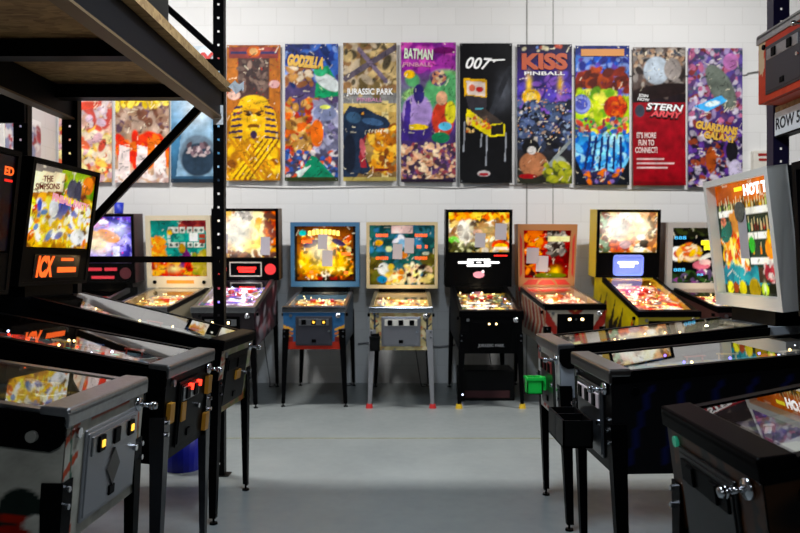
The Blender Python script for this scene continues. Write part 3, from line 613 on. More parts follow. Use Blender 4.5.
    # head
    if P['head']:
        hw, z0, z1, hd = P['hw']/2, P['hz0'], P['hz1'], P['hd']; H = Matrix.Translation((0, P['yh'], z0)) @ Matrix.Rotation(R(P['lean']), 4, 'X'); hh = z1-z0
        rear = (B @ Vector((0, 1.2, zt(1.2)))).z
        if rear < z0+.03:
            finish('neck', BX(-.25, .25, P['yh']+.03, P['yh']+.21, rear-.03, z0+.03), P.get('neck', BLKMETAL), root)
        hs = P['head_side'] or P['side']
        fw, fb, rc = P['fw'], P['fb'], P['recess']
        if P['style'] == 'old':
            bm = bmesh.new(); tp_ = P.get('taper', 0)
            prismy(bm, [(-hw, 0), (hw, 0), (hw+tp_, hh), (-hw-tp_, hh)], .04+rc, hd)
            hb = finish('backbox', bm, hs, root, H)
            bm = bmesh.new(); fd = P.get('fdepth', .03)+rc
            for pts in ([(-hw-.006, -.006), (hw+.006, -.006), (hw-fw, fb), (-hw+fw, fb)], [(-hw-.006-tp_, hh+.006), (-hw+fw-tp_, hh-fw), (hw-fw+tp_, hh-fw), (hw+.006+tp_, hh+.006)],
                        [(-hw-.006, -.006), (-hw+fw, fb), (-hw+fw-tp_, hh-fw), (-hw-.006-tp_, hh+.006)], [(hw+.006, -.006), (hw+.006+tp_, hh+.006), (hw-fw+tp_, hh-fw), (hw-fw, fb)]):
                prismy(bm, pts, -.002, .042+fd*.0+rc)
            if P.get('fdepth'): 
                for sx in (-1, 1): box(bm, sx*(hw+.006), sx*(hw-.004), .0, P['fdepth'], -.006, hh+.006)
                box(bm, -hw-.006, hw+.006, 0, P['fdepth'], hh-.004, hh+.006)
            fr = finish('head_frame', bm, P['frame'], root, H)
            glass = [(-hw+fw, rc, fb), (hw-fw, rc, fb), (hw-fw+tp_, rc, hh-fw), (-hw+fw-tp_, rc, hh-fw)]
        else:
            sp = P.get('sp', .24)                       # height of the speaker and display panel
            bm = BX(-hw, hw, .02, hd, 0, hh, .004)
            finish('backbox', bm, hs, root, H)
            bm = bmesh.new()
            for a in ((-hw, -hw+.028), (hw-.028, hw)): box(bm, a[0], a[1], 0, .022, 0, hh)
            box(bm, -hw+.028, hw-.028, 0, .022, hh-.025, hh); box(bm, -hw+.028, hw-.028, 0, .022, 0, .02)
            finish('head_frame', bm, BLACK, root, H)
            spn = finish('speaker_panel', BX(-hw+.028, hw-.028, .004, .022, .02, sp), P.get('spm', BLACK), root, H)
            glass = [(-hw+.032, .012, sp+.008), (hw-.032, .012, sp+.008), (hw-.032, .012, hh-.03), (-hw+.032, .012, hh-.03)]
            P['panel'](root, spn, H, hw, sp)
        bgo = canvas_obj('backglass', P['bg'], glass, canvas_mat(P['bg_emit'], .25, .3), root, H)
        gx0, gx1 = glass[0][0], glass[1][0]; gz0, gz1 = glass[0][2], glass[2][2]
        for item in P.get('bgtext', ()):
            sx_, u, v, wd_, ht_, mm_ = item[:6]; kw_ = item[6] if len(item) > 6 else {}
            rt_ = kw_.pop('rot', 0) if kw_ else 0; nm = kw_.pop('name', 'lettering') if kw_ else 'lettering'
            if sx_ == '#': b_ = BX(-wd_*(gx1-gx0)/2, wd_*(gx1-gx0)/2, -.001, .001, -ht_*(gz1-gz0)/2, ht_*(gz1-gz0)/2)
            else: b_ = text_bm(sx_, wd_*(gx1-gx0), ht_*(gz1-gz0), **kw_)
            b_.transform(Matrix.Rotation(-R(rt_), 4, 'Y'))
            finish(nm if sx_ != '#' else kw_.get('n', 'score_display'), b_, mm_, bgo, H @ Matrix.Translation((gx0+u*(gx1-gx0), glass[0][1]-.002, gz0+v*(gz1-gz0))))
        MW = Matrix.Translation(loc) @ Matrix.Rotation(R(rz), 4, 'Z') @ H
        for (u, v, w_, h_, lab) in P['notes']:
            o = finish('paper_note', BX(-w_/2, w_/2, -.0008, .0008, -h_/2, h_/2), PAPER, None)
            o.matrix_world = MW @ Matrix.Translation((gx0+u*(gx1-gx0), glass[0][1]-.005, gz0+v*(gz1-gz0))) @ Matrix.Rotation(R(P.get('ntilt', 2)), 4, 'Y')
            tag(o, lab, 'paper', 'notes taped to backglasses')
        if P['gi']:
            l = bpy.data.lights.new('playfield_lamps', 'POINT'); l.energy = P['gi']; l.color = P['gicol']; l.shadow_soft_size = .03
            o = bpy.data.objects.new('playfield_lamps', l); COL.objects.link(o); o.parent = root
            o.matrix_local = B @ Matrix.Translation((0, .86, zt(.86)-.008))
        if P.get('cord', True):
            y1 = D
            bm = tube(bmesh.new(), bez([B @ Vector((.1, D, -.3)), (.16, D+.05, .3), (.2, D+.04, .04), (.22, D-.1, .012), (.27, D-.02, .012), (.24, D+.06, .012)], 8), .005, 6)
            finish('power_cord', bm, RUBBER, root)
    return root, B, P

# ------------------------------------------------------------------ speaker panels
def dmd_plain(items):
    def f(root, spn, H, hw, sp):
        finish('display', BX(-hw+.12, hw-.12, .0, .005, .05, sp-.05), mat('display_glass', '050506', .15), spn, H)
        for (s_, u, v, w_, h_, m) in items:
            b_ = BX(-w_/2, w_/2, -.001, .001, -h_/2, h_/2) if s_ == '#' else text_bm(s_, w_, h_, bold=.03)
            finish('display_text', b_, m, spn, H @ Matrix.Translation(((u-.5)*2*hw, -.001, v*sp)))
    return f
def panel_speakers(root, spn, H, hw, sp):
    M_ = mat('pale_trim', 'b8b4a4', .5)
    for sx in (-1, 1):
        finish('speaker', CY((sx*.26, .006, sp*.5), (sx*.26, -.003, sp*.5), .058, seg=24), mat('red_speaker', 'e03030', .5, emit=.5), spn, H)
    bm = bmesh.new()
    for a in ((-.17, .17, .04, .052), (-.17, .17, sp-.052, sp-.04), (-.17, -.158, .04, sp-.04), (.158, .17, .04, sp-.04)): box(bm, a[0], a[1], -.003, .006, a[2], a[3])
    finish('display_trim', bm, M_, spn, H)
    finish('display', BX(-.158, .158, .0, .005, .052, sp-.052), mat('display_glass', '050506', .15), spn, H)
    for dz, w_ in ((.55, .2), (.42, .17)): finish('display_text', BX(-w_/2+.01, w_/2+.01, -.002, 0, sp*dz-.014, sp*dz+.014), LITRED, spn, H)
def panel_b1(root, spn, H, hw, sp):
    for sx in (-1, 1):
        bm = CY((sx*.25, .006, sp*.5), (sx*.25, -.003, sp*.5), .06, seg=20); finish('speaker', bm, mat('maroon_speaker', '501420', .5), spn, H)
    finish('display_text', BX(-.16, .0, -.002, .006, sp*.62, sp*.78), mat('dim_red_lit', 'c02838', .5, emit=.4), spn, H)
    finish('display_text', BX(.03, .16, -.002, .006, sp*.62, sp*.78), mat('dim_red_lit', 'c02838', .5, emit=.4), spn, H)
    finish('display_text', BX(-.11, .13, -.002, .006, sp*.22, sp*.36), mat('dim_red_lit', 'c02838', .5, emit=.4), spn, H)

# ------------------------------------------------------------------ back glass art
def bgB1():
    c = Cv(54, 50, '3a34b0'); c.blobs(['5048d0', '8078f0', 'a8a0ff', '2c2890', 'b8b8ff', '6040b0'], 70, .05, .13, 3); c.glow(.45, .45, .25, .25, 'ffe8d0'); c.ell(.62, .58, .2, .12, 'e89040', -30); c.ell(.42, .42, .16, .13, 'fff0c0'); c.ell(.34, .6, .14, .1, 'f0b060')
    c.blobs(['fff4ff', 'e0d8ff', 'd8a0d8'], 14, .05, .09, 4, y0=.8, y1=.95, x0=.05, x1=.6); c.dots(['ffffff', '8040ff', 'ff4080'], 24, 5); c.glow(.1, .2, .12, .14, 'a03060'); c.rect(.68, .8, .02, .36, 'd8d8f4'); c.strokes(70, 51); c.glow(.42, .45, .22, .25, 'fff0d8', .6); c.glow(.8, .7, .15, .15, 'e0e8ff', .5); return c.grain(.08)
def bgB2():
    c = Cv(54, 56, '28988c'); c.blobs(['30a898', '208478', '48b8a0', '1c7c74'], 40, .06, .14, 3); c.blobs(['902c30', '701c24', 'a84038'], 14, .06, .12, 4, x0=.55, x1=1, y0=.86, y1=1)
    for x in (.36, .46, .56, .7, .8, .9):
        for y in (.56, .82): c.rect(x-.045, x+.045, y-.05, y+.05, 'd8dcd0'); c.ell(x, y, .026, .028, '485850')
    for y in (.63, .72): c.rect(.29, .36, y-.035, y+.035, 'c8d4c8'); c.rect(.86, .97, y-.035, y+.035, 'a04030')
    c.rect(.68, .84, .62, .76, 'f4f8f0'); c.ell(.34, .78, .05, .05, 'f0c040'); c.blobs(['f0a030', 'e88028', 'f4c850'], 20, .05, .1, 5, x0=0, x1=.24, y0=.3, y1=.66)
    c.poly([(.05, .16), (.3, .3), (.55, .38), (.62, .5), (.72, .36), (.95, .3), (.8, .2), (.4, .14)], '6c2468'); c.ell(.55, .5, .06, .09, 'c89830')
    c.blobs(['e84820', 'f88830', 'd83018', 'f8b040', 'a82018'], 44, .05, .11, 6, y0=.02, y1=.24); c.glow(.4, .14, .1, .06, 'fff0a0'); c.blobs(['b8a838', '889830', 'c8b050'], 20, .05, .1, 7, x0=.75, x1=1, y0=.05, y1=.45); c.strokes(70, 52); return c.grain(.08)
def bgB3():
    c = Cv(60, 48, 'e8d098'); c.blobs(['fff0b0', 'f4c040', 'd89028', 'fffbe8', 'c87820', 'a85a28', 'f8e0a0'], 90, .05, .13, 3); c.glow(.4, .5, .26, .3, 'fffdf0'); c.glow(.6, .3, .25, .15, 'ffe060')
    c.poly([(.6, .3), (.68, .85), (.78, .85), (.72, .5), (.85, .25)], 'f0a828'); c.blobs(['a83018', 'd06020', '502818', '802c18'], 20, .05, .09, 4, x0=.84, x1=1, y0=.3, y1=1); c.blobs(['503028', '8a5030'], 12, .04, .08, 5, y0=.0, y1=.12); c.blobs(['b0a8a0', '888078', 'e0d8d0'], 12, .04, .07, 6, x0=.35, x1=.6, y0=.75, y1=.95); c.blobs(['fff6e0'], 5, .08, .12, 8, x0=.15, x1=.7, y0=.5, y1=.7); c.strokes(70, 53); c.glow(.4, .5, .3, .3, 'fffdf0', .75); c.glow(.66, .45, .12, .25, 'ffd860', .5); return c.grain(.08)
def bgB4():
    c = Cv(62, 56, '1a1008'); c.glow(.48, .45, .38, .4, 'e87818'); c.blobs(['f8a020', 'e86810', 'ffd850', '803010', 'fff0a0', 'b84810', 'c07018'], 80, .03, .08, 3, x0=.1, x1=.9, y0=.08, y1=.78)
    c.glow(.42, .52, .16, .16, 'fff4c8'); c.glow(.5, .3, .22, .1, 'ffe060'); c.glow(.25, .4, .1, .14, 'ffd040'); c.glow(.72, .38, .1, .13, 'ffc830'); c.ell(.28, .68, .14, .06, '382058', 20); c.ell(.72, .7, .12, .05, '2c2048', -20)
    c.ell(.14, .87, .06, .05, '20b0a8'); c.blobs(['c01818', 'e8e0d0', '801010'], 9, .04, .06, 4, x0=.4, x1=.7, y0=.04, y1=.14); c.ell(.55, .74, .06, .08, 'ffe8b0'); c.blobs(['481808', '200c06', '603010'], 26, .03, .06, 5, y0=.04, y1=.6); c.rect(0, .05, 0, 1, '140c08'); c.rect(.95, 1, 0, 1, '140c08'); c.rect(0, 1, 0, .04, '140c08'); c.strokes(70, 54); c.glow(.42, .55, .17, .15, 'fff2c0', .75); c.glow(.5, .28, .24, .1, 'ffd850', .7); c.glow(.2, .35, .1, .15, 'ffc838', .6); c.glow(.76, .36, .1, .13, 'ffc030', .6); return c.grain(.1)
def bgB5():
    c = Cv(62, 56, '1c4848'); c.blobs(['205850', '2c6860', '184040', '306878', '3878a0'], 60, .05, .12, 3); c.blobs(['606020', '786828', '504818'], 18, .06, .12, 4, x0=.0, x1=.2, y0=.0, y1=.4); c.blobs(['707028', '585020'], 14, .05, .1, 5, x0=.85, x1=1, y0=.0, y1=.5)
    c.ell(.15, .7, .06, .05, 'f0b030'); c.ell(.3, .6, .05, .05, 'e8f0b0'); c.ell(.22, .27, .085, .1, 'f4f8f0'); c.ell(.33, .3, .05, .06, 'f0d050'); c.blobs(['f8d060', 'fff0b8', 'e08838', 'f0e0a0'], 26, .03, .07, 6, x0=.28, x1=.55, y0=.02, y1=.22)
    c.blobs(['fff0c0', 'f8e088', 'f0c8a0', '302018'], 22, .03, .07, 7, x0=.55, x1=.92, y0=.03, y1=.32); c.ell(.52, .5, .06, .06, 'f09040'); c.ell(.86, .53, .05, .03, 'e8f0d0'); c.blobs(['f4f4ff', '80b0d0'], 8, .03, .05, 8, x0=.4, x1=.6, y0=.65, y1=.78); c.ell(.2, .1, .08, .06, '2880b0'); c.rect(.34, .66, .85, .98, 'f4d0cc'); c.strokes(70, 55); return c.grain(.1)
def bgB6():
    c = Cv(62, 44, 'b89860'); c.blobs(['e8c070', 'fff0c0', 'd09038', '805020', 'f4e8d0', 'a08058'], 90, .04, .1, 3); c.rect(0, 1, .84, 1, 'a84808'); c.blobs(['ffb020', 'f88010', 'ffd050', 'e06008'], 26, .05, .1, 4, y0=.84, y1=1); c.ell(.26, .5, .1, .3, 'fff8e8', 10); c.ell(.2, .55, .05, .14, '806858'); c.ell(.3, .4, .04, .12, '705848')
    c.ell(.09, .28, .1, .12, '70c840'); c.blobs(['404018', '282810', '5c5828', 'd8d8a0'], 26, .04, .07, 5, x0=0, x1=.5, y0=0, y1=.22); c.blobs(['a06838', '482c18'], 16, .03, .07, 6, x0=.4, x1=.9, y0=.4, y1=.8); c.ell(.48, .5, .08, .08, 'e0a898'); c.ell(.86, .18, .15, .14, 'e04810'); c.ell(.86, .14, .11, .09, 'ffd040'); c.rect(.74, .97, .06, .13, 'fff4d8'); c.strokes(70, 56); c.glow(.27, .5, .1, .22, 'fffae8', .7); c.glow(.62, .55, .18, .15, 'f8d890', .5); return c.grain(.1)
def bgB7():
    c = Cv(50, 54, '7c0804'); c.blobs(['8c1008', '640806', 'a01c0c'], 40, .06, .14, 3); c.poly([(.5, .98), (.75, .98), (.8, .75), (.95, .55), (.6, .42), (.45, .7)], '403830'); c.blobs(['d8d0c0', '807870', 'a89c90', '302420'], 22, .04, .08, 4, x0=.48, x1=.86, y0=.52, y1=.95)
    c.blobs(['f87018', 'e84808', 'ff9830', 'b82808'], 16, .05, .1, 5, x0=.05, x1=.45, y0=.5, y1=.9); c.poly([(.1, .78), (.4, .9), (.42, .98), (.1, .98)], 'e87018'); c.rect(.52, .98, .76, .87, 'fff0b0'); c.blobs(['e05818', 'f08820', '3c0804'], 14, .05, .09, 6, x0=.05, x1=.5, y0=.08, y1=.35); c.glow(.7, .14, .1, .09, 'ffd830'); c.ell(.6, .06, .35, .06, '707810'); c.strokes(70, 57); return c.grain(.08)
def bgB8():
    c = Cv(60, 42, 'e8b080'); c.blobs(['fff4d0', 'ffe090', 'f0a050', 'fffbe8', 'd87838', 'f8c878', 'c06848'], 80, .05, .13, 3); c.glow(.3, .6, .22, .3, 'fffdf0'); c.glow(.75, .6, .18, .25, 'fff6d0'); c.ell(.78, .22, .09, .1, '281810'); c.ell(.72, .38, .08, .08, 'e8e0d8'); c.blobs(['c83818', '983018', 'd06028'], 18, .04, .08, 4, x0=.1, x1=.5, y0=.02, y1=.25); c.blobs(['485838', '703820', '88a080'], 14, .04, .08, 5, x0=0, x1=.14); c.ell(.45, .2, .1, .1, 'c09898'); c.blobs(['a86840', '704828'], 10, .04, .08, 7, x0=.85, x1=1); c.strokes(70, 58); c.glow(.32, .6, .25, .3, 'fffdf4', .75); c.glow(.75, .6, .18, .22, 'fff4d0', .6); return c.grain(.08)
def bgB9():
    c = Cv(54, 56, '060608'); c.blobs(['14140c', '1c1c10', '303818'], 20, .06, .12, 3, y0=.86, y1=1); c.ell(.1, .53, .14, .13, 'f4f0e8'); c.ell(.14, .53, .1, .08, 'b04038'); c.ell(.3, .55, .22, .16, 'e8b050'); c.ell(.34, .5, .14, .1, 'c88898'); c.blobs(['f0c030', 'd86838', 'f4d8b0'], 18, .03, .07, 4, x0=.15, x1=.5, y0=.42, y1=.7)
    c.ring(.7, .34, .2, .17, .22, 'f8f4e8'); c.ell(.52, .33, .15, .08, 'e07888'); c.ell(.58, .38, .1, .05, 'f4c8c0'); c.blobs(['203818', '2c5020', '101c0c', '584868', '884080'], 34, .05, .1, 5, y0=0, y1=.18); c.ell(.58, .74, .08, .04, 'b0a8a0'); c.strokes(70, 59); return c.grain(.06)
def bgL3():
    c = Cv(62, 52, '90581c'); c.blobs(['c07020', '508018', '702c10', '88a020'], 26, .06, .12, 3, y0=.62, y1=1, x0=.35); c.rect(0, .42, .84, 1, '787068')
    c.glow(.66, .9, .16, .1, 'b0d020'); c.ell(.62, .74, .09, .16, '484858'); c.ell(.72, .74, .06, .16, '38384c'); c.ell(.88, .85, .1, .12, 'd87818')
    c.blobs(['f8d818', 'f0b810', 'fff060', 'e0a008'], 70, .05, .11, 4, y0=.06, y1=.6); c.blobs(['fdfdf4', 'f4f4ff', 'fff8d0'], 18, .05, .09, 5, y0=.1, y1=.55); c.blobs(['3048b0', '4878b8', 'c03020', 'e07820', '603018', 'f8d020', 'c88810'], 26, .03, .07, 6, y0=.03, y1=.55)
    c.ell(.5, .52, .08, .1, '3848b8'); c.ell(.36, .5, .07, .12, 'f4f8ff'); c.ell(.8, .16, .12, .1, 'f0f4f8'); c.poly([(.0, .64), (.46, .72), (.46, .95), (.0, .9)], 'f0e0b8'); c.strokes(70, 53); c.glow(.45, .3, .26, .18, 'fff070', .3); c.glow(.8, .35, .12, .14, 'fff080', .3); return c.grain(.1)
def bgR3():
    c = Cv(76, 70, '0c2c20'); c.rect(0, 1, .82, 1, 'a84a10'); c.glow(.75, .92, .5, .12, 'e07818'); 
    g = random.Random(4)
    for (yy, n, cols) in ((.75, 22, ['a8b868', '604820', 'c89830', '283818', 'd8c890']), (.57, 20, ['a02818', '1c4830', 'd8b888', '388858', '601c14']), (.37, 8, ['30a838', 'e88818', 'd8a020', 'e0c030'])):
        for i in range(n):
            x = .04+.94*(i+.5)/n; h_ = g.uniform(.03, .07); c.ell(x, yy+h_*.6, .016, h_, g.choice(cols)); c.ell(x, yy+h_*1.5, .007, .03, 'd0c090')
    for yy, x0 in ((.70, .03), (.49, .5), (.27, .5)): c.rect(x0, .98, yy, yy+.055, 'f8f6e8')
    c.ell(.55, .44, .05, .07, '38b838'); c.ell(.82, .4, .07, .09, 'f09018'); c.ell(.82, .5, .03, .06, 'f8c030')
    c.blobs(['f09020', 'ffc840', 'e85818', 'fff0b0', 'd03818', 'f8e088'], 70, .03, .07, 5, x0=.06, x1=.46, y0=.18, y1=.6); c.ell(.14, .56, .12, .08, '206050', 30); c.ell(.1, .66, .05, .04, 'e88868'); c.ell(.3, .68, .08, .05, '50342c'); c.blobs(['d89048', '884830'], 8, .03, .05, 6, x0=.2, x1=.5, y0=.58, y1=.7); c.line(.36, .2, .4, .55, .03, 'fff8e0'); c.line(.22, .2, .2, .5, .02, 'ffe878')
    c.ell(.3, .14, .5, .07, '2c8c98'); c.blobs(['38a0a8', '207888'], 14, .05, .1, 7, x0=.02, x1=.6, y0=.1, y1=.2); c.rect(.6, 1, .12, .24, '402c20'); c.blobs(['d04850', 'e8d0c8', 'a83040'], 18, .03, .05, 8, x0=.7, x1=.98, y0=.14, y1=.26)
    c.rect(0, 1, 0, .09, '384018')
    for x, r_, cl in ((.1, .06, 'e8e020'), (.2, .05, 'a84818'), (.32, .065, 'd8c828'), (.52, .09, 'c8a818'), (.68, .055, 'd0f030'), (.8, .06, '14180c'), (.93, .07, 'a02018')): c.ell(x, .06, r_, r_, cl)
    c.glow(.68, .07, .02, .05, 'f8ffd0'); c.strokes(70, 53); return c.grain(.08)
def bgDark(seed, cols):
    return Cv(30, 30, '201820').blobs(cols, 60, .05, .13, seed)
def pf_art(seed, bg, cols, lit, n=70, nlit=30):
    c = Cv(34, 58, bg); c.blobs(cols, n, .04, .12, seed, soft=.3); c.dots(lit, nlit, seed+9, y0=.2, y1=1, r=.03); return c.grain(.1)
def side_flame(bg, cols, seed):
    c = Cv(60, 26, bg); g = random.Random(seed)
    for i in range(14):
        x = g.uniform(0, 1); c.poly([(x, 0), (x+.07, .1), (x+.12, g.uniform(.5, .95)), (x+.02, .3)], g.choice(cols))
    return c.grain(.06)

BK = 'pinball machines along the back wall'; LR = 'pinball machines in the left row'; RR = 'pinball machines in the right row'
warm = ['f0c878', 'ffe8b0', 'c87830', 'a04828', 'e8b050', '704020', 'f4dca0', '506878']
WL = ['fff4c8', 'ffe070', 'ffffff', 'ffb040']
# B1
machine('pinball_machine', 'violet and white lit machine with a blue cup on top, leftmost by the back wall', (-3.17, 7.0, 0), 0, dict(style='modern', hz0=1.13, hz1=1.86, hd=.3, yh=1.03, bg=bgB1(), bg_emit=1.0, sp=.21, panel=panel_b1, head_side=mat('brown_head_side', '4a2c30', .5), pf=pf_art(3, '706860', ['989088', 'c8c4bc', '585858'], ['ffffff'], nlit=8), gi=.8, seed=2), BK)
# B2
rt2, B_, P_ = machine('pinball_machine', 'machine with a thick cream head frame, teal and orange backglass, left of the rack post', (-2.455, 7.02, 0), -5, dict(frame=mat('cream_frame', 'd8ccb0', .45), fw=.045, fb=.115, hw=.70, hz0=1.085, hz1=1.84, bg=bgB2(), bg_emit=.55, side=mat('old_cream_side', 'b0a488', .5), pf=pf_art(5, '705028', warm, WL, nlit=40), pf_emit=2.5, gi=2, seed=5, lamps=(LAMPW,), nl=16, neck=BLKMETAL), BK)
H2 = Matrix.Translation((0, 1.06, 1.085)) @ Matrix.Rotation(R(4.5), 4, 'X')
for sx in (-1, 1): finish('head_lock', CY((sx*.27, -.002, .055), (sx*.27, -.012, .055), .02), BLKMETAL, rt2, H2)
finish('gold_print', BX(-.14, .16, -.005, -.001, .04, .075), mat('gold_orange_ink', 'd89020', .5), rt2, H2)
# B3
machine('pinball_machine', 'machine with a white and gold backglass above two round red speakers', (-1.645, 6.98, 0), 0, dict(style='modern', t=7, s=6.5, hz0=1.16, hz1=1.915, yh=1.03, hw=.70, bg=bgB3(), bg_emit=.95, sp=.235, panel=panel_speakers, head_side=mat('brown_gold_side', '5a4020', .5), side=mat('dark_pink_side', '20161a', .4), side_art=Cv(40, 20, '181216').blobs(['b07880', '703038', '301820', '989098', '501c24'], 34, .05, .12, 4), art_sides=(1,),
    pf=pf_art(8, '504860', ['a898c0', 'd8d0d8', 'c04858', '4840a0', '604060', 'e8e0e8'], ['ffffff', 'ff4060', '8060ff', 'ffe0a0'], nlit=44), pf_emit=2.5, gi=2.2, gicol=(.9, .85, 1), seed=8, lamps=(LAMPC, LAMPB, LAMPR, LAMPC), nl=22, slots=2, lit=(0, 1), litm=LAMPW, start=RUBBER,
    notes=[(.13, .3, .1, .2, 'grey note taped low on the left of the white and gold backglass'), (.83, .25, .1, .19, 'grey note taped low on the right of the white and gold backglass')]), BK)
# B4
BLUEF = mat('blue_frame', '3c6c94', .45)
fa = Cv(60, 40, '2c567c'); fa.rect(0, 1, 0, .2, 'a02818'); fa.rect(0, 1, .6, 1, '2c5c88')
for sx in (0, 1):
    for i in range(3):
        xx = (lambda q: q if sx == 0 else 1-q); fa.poly([(xx(0), .62-.1*i), (xx(.17), .52-.1*i), (xx(.17), .46-.1*i), (xx(0), .55-.1*i)], ['e0a030', 'c06820', 'e0a030'][i])
    fa.rect(0 if sx == 0 else .84, .16 if sx == 0 else 1, .2, .32, '702018')
TX = lambda *a: a
machine('pinball_machine', 'machine with a blue head frame, amber backglass and blue and orange striped front', (-.817, 7.05, 0), 0, dict(t=3, s=3.6, frame=BLUEF, fw=.035, fb=.05, hw=.72, hz0=1.095, hz1=1.77, bg=bgB4(), bg_emit=1.0, side=mat('dark_blue_side', '203448', .4), front_art=fa, door=mat('dark_door', '3c3c44', .4, .4), lock=CHROME, lit=(1, 2), litm=LAMPY, pf=pf_art(11, '906030', warm, WL, nlit=50), pf_emit=2.5, gi=3, seed=11, nl=20, dw=.17, dx=0,
    bgtext=[('#', .2, .72, .17, .05, LITORANGE), ('#', .84, .72, .06, .05, LITORANGE), ('#', .84, .5, .15, .05, LITORANGE), ('#', .84, .16, .06, .05, LITORANGE), ('#', .27, .17, .06, .05, LITORANGE)] +
      [('#', .25+.066*i, .865+.035*math.sin(math.pi*(i+.5)/8), .052, .09, mat('hot_yellow_lit', 'ffd060', .5, emit=1.6), dict(n='title_letter')) for i in range(8)],
    notes=[(.46, .72, .10, .16, 'upper grey note taped on the amber backglass'), (.535, .42, .11, .17, 'lower grey note taped on the amber backglass')]), BK)
bpy.data.objects  # (diamond plate on the dark door)
# B5
fa = Cv(60, 40, 'b8a878'); fa.blobs(['c0b080', 'a89868', 'c8b890', 'a88858'], 40, .05, .1, 3)
for x in (.08, .92):
    fa.line(x, .1, x, .95, .014, '283038'); 
    for i in range(6): fa.line(x, .2+.12*i, x+(.06 if i % 2 else -.06), .3+.12*i, .012, '283038')
fa.dots(['b04030', '305070'], 20, 8)
machine('pinball_machine', 'machine with pale grey legs in red feet and a steel coin door', (-.008, 6.98, 0), -.6, dict(t=3, s=3.6, frame=mat('straw_frame', 'c0b088', .45), fw=.026, fb=.03, hw=.74, hz0=1.08, hz1=1.768, bg=bgB5(), bg_emit=.6, side=mat('tan_side', '8a7c5c', .5), front_art=fa, door=mat('steel_door', '8a8a90', .35, .7), dw=.18, dx=0, leg=GREYLEG, rleg=BLKMETAL, foot=RRUB, fcap=True, lock=CHROME, plate=WHITEP, pf=pf_art(14, '986838', warm+['d87850'], WL, nlit=50), pf_emit=2.5, gi=3, gicol=(1, .7, .42), seed=14, nl=20,
    bgtext=[('8888888', u, v, .19, .055, LITORANGE) for u, v in ((.19, .83), (.79, .83), (.19, .45), (.79, .45))] + [('88', .76, .64, .07, .06, LITORANGE), ('8', .87, .64, .04, .06, LITORANGE)],
    notes=[(.43, .56, .1, .16, 'pinkish note taped left of centre on the teal backglass'), (.61, .66, .1, .16, 'whiter note taped right of centre on the teal backglass')]), BK)
# B6
def panel_b6(root, spn, H, hw, sp):
    for (u, v, w_, h_) in ((.5, .80, .24, .018), (.33, .72, .16, .02), (.67, .72, .16, .02), (.5, .72, .05, .012), (.5, .63, .25, .02)):
        finish('display_text', BX((u-.5)*.8-w_/2, (u-.5)*.8+w_/2, -.001, .006, sp*v-h_/2, sp*v+h_/2), LITWHITE, spn, H)
    finish('pink_logo', CY((0, .005, sp*.36), (0, -.002, sp*.36), .035, seg=16), mat('pink_logo_lit', 'd88898', .5, emit=.7), spn, H @ Matrix.Diagonal((1.7, 1, 1, 1)))
    finish('pink_logo', CY((.045, .005, sp*.45), (.045, -.002, sp*.45), .016, seg=12), mat('white_logo_lit', 'f0e0e4', .5, emit=.8), spn, H)
    finish('red_print', BX(.16, .3, -.001, .005, sp*.9, sp*.94), LITRED, spn, H)
rt6, B6, P6 = machine('pinball_machine', 'black machine in yellow feet with white screen text below its orange topped backglass', (.822, 6.97, 0), .6, dict(style='modern', t=6, s=6, zl=.905, hz0=1.09, hz1=1.905, hw=.70, bg=bgB6(), bg_emit=.8, sp=.36, panel=panel_b6, foot=YRUB, fcap=True, lock=BLKMETAL, rail=BLKMETAL, pf=pf_art(17, '3c3020', ['604830', 'b88848', '303838', 'd8b868', '802818', '506048'], WL, nlit=30), pf_emit=2.2, gi=1.6, seed=17, nl=18, lamps=(LAMPW, LAMPW, LAMPC), door_kind='none', dw=.19, dx=0,
    notes=[(.52, .3, .11, .15, 'lower grey note on the orange topped backglass'), (.86, .52, .12, .17, 'right grey note on the orange topped backglass')]), BK)
finish('lettering', text_bm('JURASSIC PARK', .24, .035, bold=.02), GREYTXT, rt6, B6 @ Matrix.Translation((0, -.017, -.325)))
for x in (-.02, .045): finish('lit_button', CY((x, -.012, -.12), (x, -.02, -.12), .008, seg=10), LAMPW, rt6, B6)
# B7
fr = mat('pale_orange_frame', 'b07848', .5)
fa = Cv(60, 34, 'a89c8c'); fa.poly([(0, 1), (.2, .5), (.2, .2), (0, .6)], '8c2018'); fa.poly([(1, 1), (.8, .5), (.8, .2), (1, .6)], '8c2018'); fa.poly([(.3, 1), (.5, .75), (.7, 1)], '902c1c'); fa.poly([(.42, 1), (.5, .88), (.58, 1)], 'd09048')
sa = Cv(60, 26, 'b0a08c'); 
for i in range(9): sa.poly([(.02+.11*i, .15), (.1+.11*i, .5), (.02+.11*i, .9), (.08+.11*i, .9), (.16+.11*i, .5), (.08+.11*i, .15)], '8c2420' if i % 2 else 'a05030')
rt7, B7, P7 = machine('pinball_machine', 'machine with a red backglass in an orange frame with red triangles', (1.635, 7.15, 0), 4, dict(frame=fr, fw=.06, fb=.09, hw=.60, taper=.02, hz0=1.09, hz1=1.755, hd=.2, bg=bgB7(), bg_emit=.6, side=mat('pale_side', 'a89c8c', .5), head_side=mat('orange_head_side', 'c88858', .5), front_art=fa, side_art=sa, zl=.955, door_kind='twin', door=BLKMETAL, dx=0, lock=BLKMETAL, pf=pf_art(20, 'a86858', ['e0b090', 'f4d8c0', 'c05848', 'd89070'], WL, nlit=44), pf_emit=2.5, gi=2.5, seed=20, nl=16,
    notes=[(.18, .47, .13, .17, 'left white note taped on the red backglass'), (.4, .3, .13, .17, 'right white note taped on the red backglass')]), BK)
H7 = Matrix.Translation((0, 1.06, 1.09)) @ Matrix.Rotation(R(4.5), 4, 'X')
REDP = mat('red_frame_paint', 'c03428', .5)
